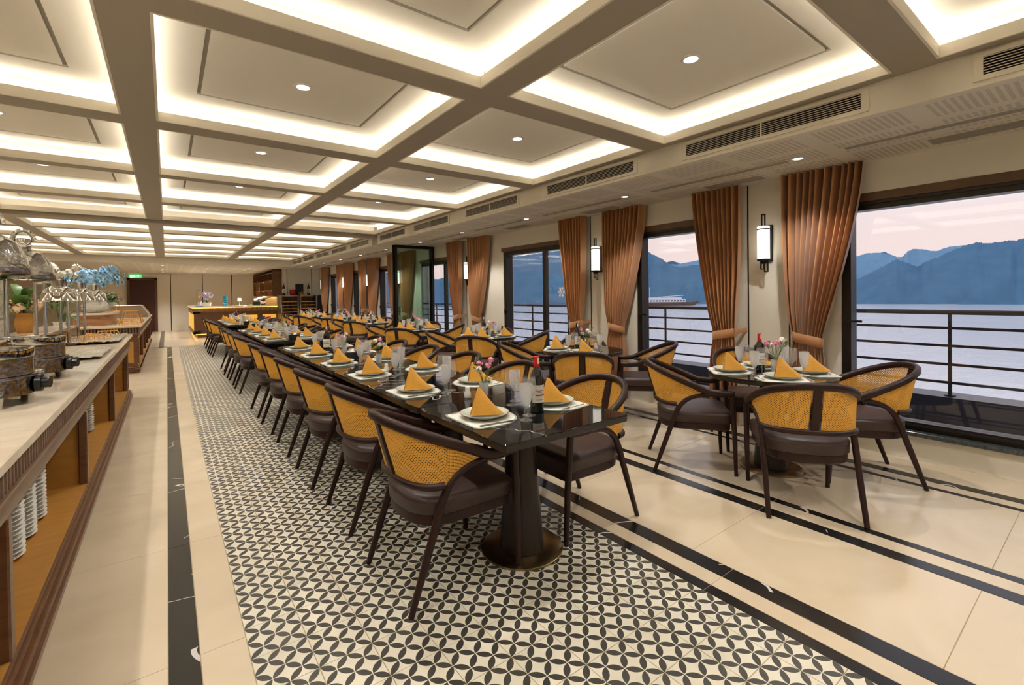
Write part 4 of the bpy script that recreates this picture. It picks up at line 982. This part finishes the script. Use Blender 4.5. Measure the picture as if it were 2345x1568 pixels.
def crackle():
    m = mat('crackled_white', (.80, .77, .70), .45); v = N(m, 'ShaderNodeTexVoronoi', feature='DISTANCE_TO_EDGE'); v.inputs['Scale'].default_value = 34; L(m, obj_co(m), v.inputs['Vector']); bump(m, v.outputs['Distance'], .9, .03); return m
M_crackle = crackle()
BLUE = petal_mesh(M_blue, .066); LIL = petal_mesh(M_lilac, .05)
orchid('large blue orchid arrangement in a round crackled white vase on the riser', (-1.15, 12.35, 1.142), MB().lathe([(.09, 0), (.16, .02), (.205, .09), (.208, .14), (.18, .21), (.13, .24), (.12, .23), (.0, .20)], 32, caps=False), M_crackle, BLUE, 18, 13, .50, .86, .55, 11, 12, 1.2)
t = thing('glass_flower_bowl', 'footed glass bowl with green leaves and white blossoms beside the blue orchids', 'flower bowl', (-.98, 12.95, 1.142))
obj('bowl', MB().lathe([(.06, 0), (.06, .006), (.012, .02), (.012, .09), (.10, .12), (.15, .20), (.145, .20), (.09, .125), (.0, .105)], 24, caps=False), M_goblet, t, 50)
rnd = random.Random(9)
for k in range(46):
    a = rnd.uniform(0, 2*PI); o = link('leaf', LEAF_S, t, (.06*math.cos(a), .06*math.sin(a), .17 + rnd.uniform(0, .10)), a-PI/2); o.rotation_euler[0] = rnd.uniform(-.4, 1.0); s = rnd.uniform(.9, 1.7); o.scale = (s, s, s)
for k in range(9):
    a = rnd.uniform(0, 2*PI); q = Vector((.14*math.cos(a), .14*math.sin(a), .26 + rnd.uniform(-.05, .10))); mb = flower_ball(.035, 100+k); mb.v = [(q.x+x, q.y+y, q.z+z) for x, y, z in mb.v]; obj('blossom', mb, M_cpetal if k % 3 else M_pink, t, 70)
def bouquet(label, loc, nflow, R, hgt, seed, vase_m=M_white, fm=M_cpetal, br=.035, nl=40):
    rnd = random.Random(seed); t = thing('flower_arrangement', label, 'flowers', loc)
    obj('vase', MB().lathe([(.05, 0), (.055, .004), (.075, .10), (.06, .18), (.07, .20), (.062, .198), (.0, .16)], 24, caps=False), vase_m, t, 50)
    st = MB()
    for k in range(nflow):
        a = rnd.uniform(0, 2*PI); r = R*math.sqrt(rnd.random()); p = Vector((r*math.cos(a), r*math.sin(a), hgt*rnd.uniform(.75, 1))); st.tube([(0, 0, .15), (p.x*.4, p.y*.4, hgt*.6), p], .004, 5)
        mb = flower_ball(br, seed*50+k); mb.v = [(p.x+x, p.y+y, p.z+z) for x, y, z in mb.v]; obj('blossom', mb, fm, t, 70)
    obj('stems', st, M_stem, t, 60)
    for k in range(nl):
        a = rnd.uniform(0, 2*PI); o = link('leaf', LEAF_S, t, (R*.4*math.cos(a), R*.4*math.sin(a), .18 + rnd.uniform(0, hgt*.5)), a-PI/2); o.rotation_euler[0] = rnd.uniform(-.5, 1.0); s = rnd.uniform(1.0, 2.0); o.scale = (s, s, s)
bouquet('white rose bouquet rising behind the polished heat lamps', (-1.16, 8.6, .902), 12, .20, .95, 21, M_white, M_cpetal, .055, 30)
bouquet('leafy green arrangement with yellow buds behind the hammered domes', (-1.16, 4.2, 1.067), 7, .18, .50, 22, M_crackle, mat('yellow_bud', (.75, .65, .10), .5), .02, 90)
bouquet('orange and white blossoms low behind the chrome posts', (-1.16, 6.7, 1.067), 16, .14, .30, 23, M_oak, mat('peach_petal', (.85, .62, .36), .6), .05, 20)
# curly yellow-green twigs above the domes
mb = MB()
for k in range(4):
    rr = random.Random(k+60); x, y, z = -.05*k, .05*k, 0; pts = []
    for i in range(16): pts.append((x, y, z)); x += rr.uniform(-.02, .035); y += rr.uniform(-.03, .03); z += .06
    mb.tube(pts, .006, 5, .002)
tw = thing('twig_vase', 'curly yellow-green twigs in a slim vase behind the domes', 'twigs', (-1.22, 4.75, 1.067)); obj('twigs', mb, mat('twig_green', (.42, .42, .06), .5), tw, 60)
obj('vase', MB().lathe([(.05, 0), (.055, .01), (.04, .2), (.05, .3), (.045, .3), (.0, .25)], 18, caps=False), M_white, tw, 50)
# glass display case at the end of the second counter
t = thing('display_case', 'bronze-framed display case with slanted front at the counter end', 'display case', (-.78, 16.2, .902))
prof = [(-.35, 0), (.36, 0), (.36, .10), (.22, .33), (-.35, .33)]
obj('case_body', MB().loft([[(x, 0, z) for x, z in prof], [(x, 1.2, z) for x, z in prof]]), noisy('smoked_panel', (.20, .15, .10), (.25, .19, .13), 3, .2), t)
obj('case_trim', MB().tube([(.36, -.005, 0), (.36, -.005, .10), (.22, -.005, .33), (-.35, -.005, .33)], .014, 6), mat('champagne_metal', (.62, .52, .42), .3, .8), t)
# ================================================================== bar
M_amber = mat('amber_strip', (1, .6, .2), .5, emit=(1.0, .55, .10), es=3.5)
M_amberfin = mat('amber_lit_panel', (.8, .45, .08), .5, emit=(1.0, .50, .06), es=.32)
bar = thing('bar_counter', 'walnut bar counter with glowing fluted edge and pale marble top', 'bar counter', (.75, 19.8, 0))
BL = 2.72
obj('marble_top', MB().bbox(-.05, BL, -.05, .62, 1.07, 1.11, .005).bbox(-.05, .58, .62, 4.7, 1.07, 1.11, .005), M_counter, bar)
obj('body', MB().box(.0, BL, .0, .55, .13, .93).box(0, .52, .55, 4.6, .13, .93), M_walnut, bar)
obj('fluted_core', MB().box(.0, BL, .0, .55, .93, 1.05).box(0, .52, .55, 4.6, .93, 1.05), M_oak, bar)
mb = MB()
for i in range(int(BL/.045)): mb.box(.045*i, .045*i+.025, -.014, 0, .93, 1.045)
for i in range(100): mb.box(-.014, 0, .045*i, .045*i+.025, .93, 1.045)
tag(obj('flute_band', mb, M_taupewood, bar), kind='stuff')
obj('light_strip', MB().box(-.02, BL, -.03, -.015, 1.056, 1.066), M_amber, bar); obj('light_strip', MB().box(-.03, -.015, -.02, 4.6, 1.056, 1.066), M_amber, bar)
obj('cornice', MB().bbox(-.03, BL, -.03, .2, .895, .93, .006).bbox(-.03, .2, -.03, 4.62, .895, .93, .006).bbox(-.018, BL, -.018, .2, .86, .895, .006).bbox(-.018, .2, -.018, 4.62, .86, .895, .006), M_walnut, bar)
obj('base_moulding', MB().bbox(-.03, BL, -.03, .2, .13, .19, .008).bbox(-.03, .2, -.03, 4.62, .13, .19, .008).bbox(-.018, BL, -.018, .2, .19, .23, .006).bbox(-.018, .2, -.018, 4.62, .19, .23, .006), M_walnut, bar)
obj('plinth', MB().box(.10, BL, .10, .5, 0, .13).box(.10, .45, .5, 4.5, 0, .13), M_walnut, bar)
obj('floor_light_strip', MB().box(.06, BL, .06, .075, .115, .128), M_amber, bar); obj('floor_light_strip', MB().box(.06, .075, .06, 4.5, .115, .128), M_amber, bar)
for x0, x1, lit in ((.06, .92, 0), (1.02, 2.02, 1), (2.12, 2.66, 1)):
    mb = MB(); w = .035
    mb.box(x0, x1, -.014, 0, .26, .26+w); mb.box(x0, x1, -.014, 0, .80-w, .80); mb.box(x0, x0+w, -.014, 0, .26+w, .80-w); mb.box(x1-w, x1, -.014, 0, .26+w, .80-w)
    obj('panel_frame', mb, M_walnut, bar)
    if lit: obj('glow_panel', MB().box(x0+w, x1-w, -.006, .001, .26+w, .80-w), M_amberfin, bar)
for i in range(9): obj('lit_fin', MB().box(-.012, .001, .12+.5*i, .47+.5*i, .27, .82), M_amberfin, bar)
# things on the bar
orchid('pale lilac orchid in a cream pot standing on the bar', (1.15, 20.05, 1.11), MB().lathe([(.11, 0), (.13, .01), (.15, .12), (.14, .14), (.13, .13), (.0, .11)], 24, caps=False), M_white, LIL, 6, 6, .22, .42, .30, 31, 8, .7, (0, -1, 0))
tag(obj('blue_vase', MB().lathe([(.075, 0), (.08, .02), (.08, .09), (.045, .12), (.045, .14), (.07, .16), (.07, .18), (.045, .20), (.08, .23), (.08, .36), (.075, .36), (.0, .24)], 24, caps=False), mat('turquoise_glaze', (.02, .32, .50), .25), None, 40, (1.72, 20.02, 1.11)), 'stacked turquoise glazed vase on the bar', 'vase')
t = thing('serving_tray', 'blue tray holding jars and a small ornament at the bar end', 'tray', (.98, 20.35, 1.11)); obj('tray_base', MB().bbox(-.16, .16, -.2, .2, 0, .02, .005), mat('blue_tray', (.03, .06, .25), .4), t)
for i, (x, y, hh, m) in enumerate(((-.08, -.1, .14, M_goblet), (.0, -.12, .17, M_cpetal), (.09, -.08, .13, M_goblet), (-.03, .06, .12, M_white))):
    tag(obj('jar', MB().lathe([(.03, 0), (.035, .005), (.035, hh*.75), (.022, hh*.85), (.024, hh), (.0, hh)], 14), m, None, 40, (.98+x, 20.35+y, 1.13)), ['glass jar at the front corner of the blue tray', 'cream lidded jar in the middle of the blue tray', 'glass jar at the inner corner of the blue tray', 'white jar at the back of the blue tray'][i], 'jar')
t = thing('wire_ornament', 'thin black wire ornament with an orange flower on the bar', 'ornament', (.88, 20.6, 1.11))
obj('wire', MB().tube([(0, 0, 0), (0, 0, .55), (.05, 0, .60), (.12, 0, .60)], .006, 5).tube([(-.06, 0, 0), (.06, 0, .004)], .02, 6), M_iron, t)
mb = flower_ball(.05, 77); mb.v = [(x+.06, y, z+.34) for x, y, z in mb.v]; obj('blossom', mb, mat('orange_petal', (.75, .28, .03), .6), t, 70)
t = thing('till_printer', 'black till printer with tilted screen and white paper on the bar', 'till', (2.75, 20.1, 1.11))
obj('printer_body', MB().bbox(-.12, .12, -.1, .1, 0, .14, .02), M_knob, t); obj('screen', MB().sweep([(.05, 0, .15), (.35, .02, .27), (.50, .02, .30)], (.30, .02), (0, 0, 1)), M_knob, t)
rr = random.Random(4); mb = MB()
for i in range(6): a = rr.uniform(-.2, .2); mb.add([(-.08+.06*i, -.12, .20+.02*i+a*.2), (.06+.06*i, -.10, .23+.02*i), (.04+.06*i, .02, .30+.01*i+a*.3), (-.10+.06*i, .0, .25+.02*i)], [(0, 1, 2, 3)])
obj('paper', mb, M_white, t)
t = thing('table_lamp', 'small white table lamp on the bar', 'lamp', (2.2, 20.2, 1.11)); obj('lamp_foot', MB().lathe([(.05, 0), (.05, .01), (.008, .015), (.008, .20)], 16), M_white, t, 40); obj('lamp_shade', MB().lathe([(.075, .17), (.06, .29)], 20, caps=False), M_white, t, 40)
for i, (x, y, s) in enumerate(((3.05, 20.9, 1.0), (3.15, 21.2, .9), (3.25, 21.6, 1.05), (3.1, 22.0, .95), (3.3, 22.4, 1.0))):
    place(BOTTLE_W, 'spirit_bottle', 'dark bottle, %s of five behind the bar under the shelf cabinet' % ORD[i], 'bottle', (x, y, 1.11), -.5, 'bottles on the back bar', s)
bk = thing('back_bar', 'low back bar counter under the shelf cabinet', 'counter', (3.0, 20.5, 0)); obj('body', MB().box(0, .54, 0, 4.2, 0, 1.07), M_walnut, bk); obj('worktop', MB().bbox(-.02, .54, -.02, 4.22, 1.07, 1.11, .004), M_counter, bk)
obj('splashback', MB().box(.535, .545, .0, 4.2, 1.11, 1.43), mat('cream_splash', (.8, .66, .38), .4), bk); obj('light_strip', MB().box(.45, .49, .1, 4.1, 1.415, 1.428), M_amber, bk)
# hanging shelf cabinet
cb = thing('wall_shelf_cabinet', 'walnut hanging shelf cabinet with amber-lit open shelves above the bar', 'shelf', (3.20, 19.5, 1.43))
CL, CH_, CX = 4.7, 1.03, .33
def rnd_panel(y0, y1):
    o = []; r = .10
    for cx, cz, a0 in ((CX-.01, CH_-.01, 0), (r, CH_-r, 90), (r, r, 180), (CX-.01, .01, 270)):
        rr_ = r if cx == r else .01
        for a in (0, 22, 45, 67, 90): o.append((cx+rr_*math.cos(math.radians(a0+a)), 0, cz+rr_*math.sin(math.radians(a0+a))))
    return MB().loft([[(x, y0, z) for x, _, z in o], [(x, y1, z) for x, _, z in o]])
obj('end_panel', rnd_panel(0, .03), M_walnut, cb, 40); obj('end_panel', rnd_panel(CL-.03, CL), M_walnut, cb, 40)
for i, f in enumerate((.93, 1.75, 2.9, 3.8)): obj('divider', rnd_panel(f, f+.02), M_walnut, cb, 40)
for z in (.02, .24, .62, .90): obj('shelf', MB().box(.02, CX, .03, CL-.03, z, z+.02), M_walnut, cb)
obj('back_board', MB().box(CX-.015, CX, .03, CL-.03, .0, CH_), M_oak, cb)
for z in (.225, .605): obj('light_strip', MB().box(.16, .18, .05, CL-.05, z, z+.012), mat('shelf_glow', (1, .6, .2), .5, emit=(1, .6, .15), es=4), cb)
obj('top_board', MB().box(.0, CX, .0, CL, CH_-.02, CH_+.01), M_walnut, cb)
for i, (y, z, m) in enumerate(((.5, .64, 0), (1.4, .64, 1), (2.2, .64, 0), (2.6, .64, 1), (1.3, .26, 1), (2.4, .26, 0), (3.3, .26, 1))):
    place(BOTTLE if m else BOTTLE_W, 'spirit_bottle', 'small bottle, %s among those standing in the shelf cabinet' % ORD[i], 'bottle', (3.34, 19.5+y, 1.43+z), PI, 'bottles in the shelf cabinet')
for i, (y, hh) in enumerate(((3.0, .22), (3.35, .17))): tag(obj('gift_box', MB().bbox(-.06, .06, -.09, .09, 0, hh, .003), M_white, None, None, (3.33, 19.5+y, 1.69)), ['taller white box on the lower shelf of the cabinet', 'shorter white box on the lower shelf of the cabinet'][i], 'box')
# wine coolers
def cooler():
    P = [('cabinet_body', MB().bbox(0, .62, .03, .62, .02, 1.48, .004).mesh('cabinet_body', M_blackbox), [])]
    mb = MB(); w = .055
    mb.box(0, .62, 0, .03, .02, .02+w); mb.box(0, .62, 0, .03, 1.48-w, 1.48); mb.box(0, w, 0, .03, .02+w, 1.48-w); mb.box(.62-w, .62, 0, .03, .02+w, 1.48-w)
    P.append(('door_frame', mb.mesh('door_frame', M_steel), [('door_handle', MB().tube([(.03, 0, .45), (.03, -.04, .47), (.03, -.04, 1.10), (.03, 0, 1.12)], .010, 8).mesh('door_handle', M_steel, 60))]))
    P.append(('door_glass', MB().box(w, .62-w, .012, .018, .02+w, 1.48-w).mesh('door_glass', glass_mat('smoked_glass', (.75, .70, .62), 0, .2, .3, .05)), []))
    sh = MB().box(w+.01, .61-w, .022, .029, 0, .028).mesh('shelf_front', mat('glowing_shelf_wood', (.60, .30, .09), .5, emit=(1, .5, .12), es=.12))  # wooden shelf fronts given a faint amber glow of their own
    return P, sh
cp, csh = cooler()
for i, x in enumerate((3.30, 3.94)):
    t = place(cp, 'wine_cooler', 'steel-framed wine cooler with wooden shelves, %s' % ['beside the bar counter', 'beside the black fridge'][i], 'wine cooler', (x, 18.45, 0), 0, 'wine coolers')
    for k in range(9): link('shelf_front', csh, t, (0, 0, .22+.125*k))
t = thing('black_fridge', 'black under-counter fridge with a round dial next to the wine coolers', 'fridge', (4.58, 18.4, 0)); obj('fridge_body', MB().bbox(0, .27, 0, .6, .02, 1.46, .008), M_knob, t); obj('dial', MB().tube([(.12, 0, .62), (.12, -.02, .62)], .03, 14), M_steel, t)
place(BOTTLE, 'magnum_bottle', 'large wine bottle with red cap on the wine cooler near the bar', 'bottle', (3.46, 18.7, 1.48), 0, None, 1.5)
place(BOTTLE_W, 'magnum_bottle', 'large black-capped wine bottle on the wine cooler near the fridge', 'bottle', (4.32, 18.7, 1.48), 0, None, 1.5)
tag(obj('red_bowl_vase', MB().lathe([(.06, 0), (.10, .03), (.115, .10), (.10, .17), (.115, .20), (.105, .20), (.0, .12)], 22, caps=False), mat('red_glaze', (.45, .01, .02), .25), None, 40, (3.76, 18.72, 1.48)), 'glossy red round vase on the wine cooler', 'vase')
t = thing('display_board', 'upright black rectangular board behind a gold ornament on the cooler', 'board', (4.03, 18.85, 1.48)); obj('board', MB().bbox(-.14, .14, 0, .02, 0, .42, .004), M_knob, t); obj('foot', MB().box(-.08, .08, .02, .10, 0, .01), M_knob, t)
t = thing('gold_ornament', 'gold filigree ornament in front of the black board', 'ornament', (4.05, 18.62, 1.48)); mb = MB()
for k in range(9): a = PI*k/8; mb.tube([(0, 0, .02), (.07*math.cos(a), 0, .03+.07*math.sin(a)), (.13*math.cos(a), 0, .02+.13*math.sin(a))], .008, 6)
obj('filigree', mb, mat('dull_gold', (.55, .45, .2), .35, .8), t, 60); obj('foot', MB().lathe([(.06, 0), (.05, .02), (.02, .03)], 14), M_gold, t)
# exit sign
t = thing('exit_sign', 'green illuminated exit sign above the dark door', 'sign', (-1.06, YF-.012, 2.31))
obj('sign_panel', MB().box(-.20, .20, -.02, 0, 0, .13), mat('exit_green', (.02, .45, .12), .5, emit=(.03, .62, .16), es=1.0), t)
M_sw = mat('sign_white', (1, 1, 1), .5, emit=(1, 1, 1), es=1.2)
def stroke(p, q, w=.018): return MB().sweep([(p[0], -.0215, p[1]), (q[0], -.0215, q[1])], (w, .003), (0, 1, 0), .05)
def letter(ch, x0, w=.062, h=.085, z=.022):
    S = {'E': [((0, 0), (0, 1)), ((0, 0), (1, 0)), ((0, .5), (.8, .5)), ((0, 1), (1, 1))], 'X': [((0, 0), (1, 1)), ((0, 1), (1, 0))], 'I': [((.5, 0), (.5, 1))], 'T': [((.5, 0), (.5, 1)), ((0, 1), (1, 1))]}[ch]
    mb = MB()
    for p, q in S: b = stroke((x0+p[0]*w, z+p[1]*h), (x0+q[0]*w, z+q[1]*h)); mb.add(b.v, b.f)
    return mb
for ch, x0 in zip('EXIT', (-.15, -.07, .0, .07)): obj('letter', letter(ch, x0), M_sw, t)
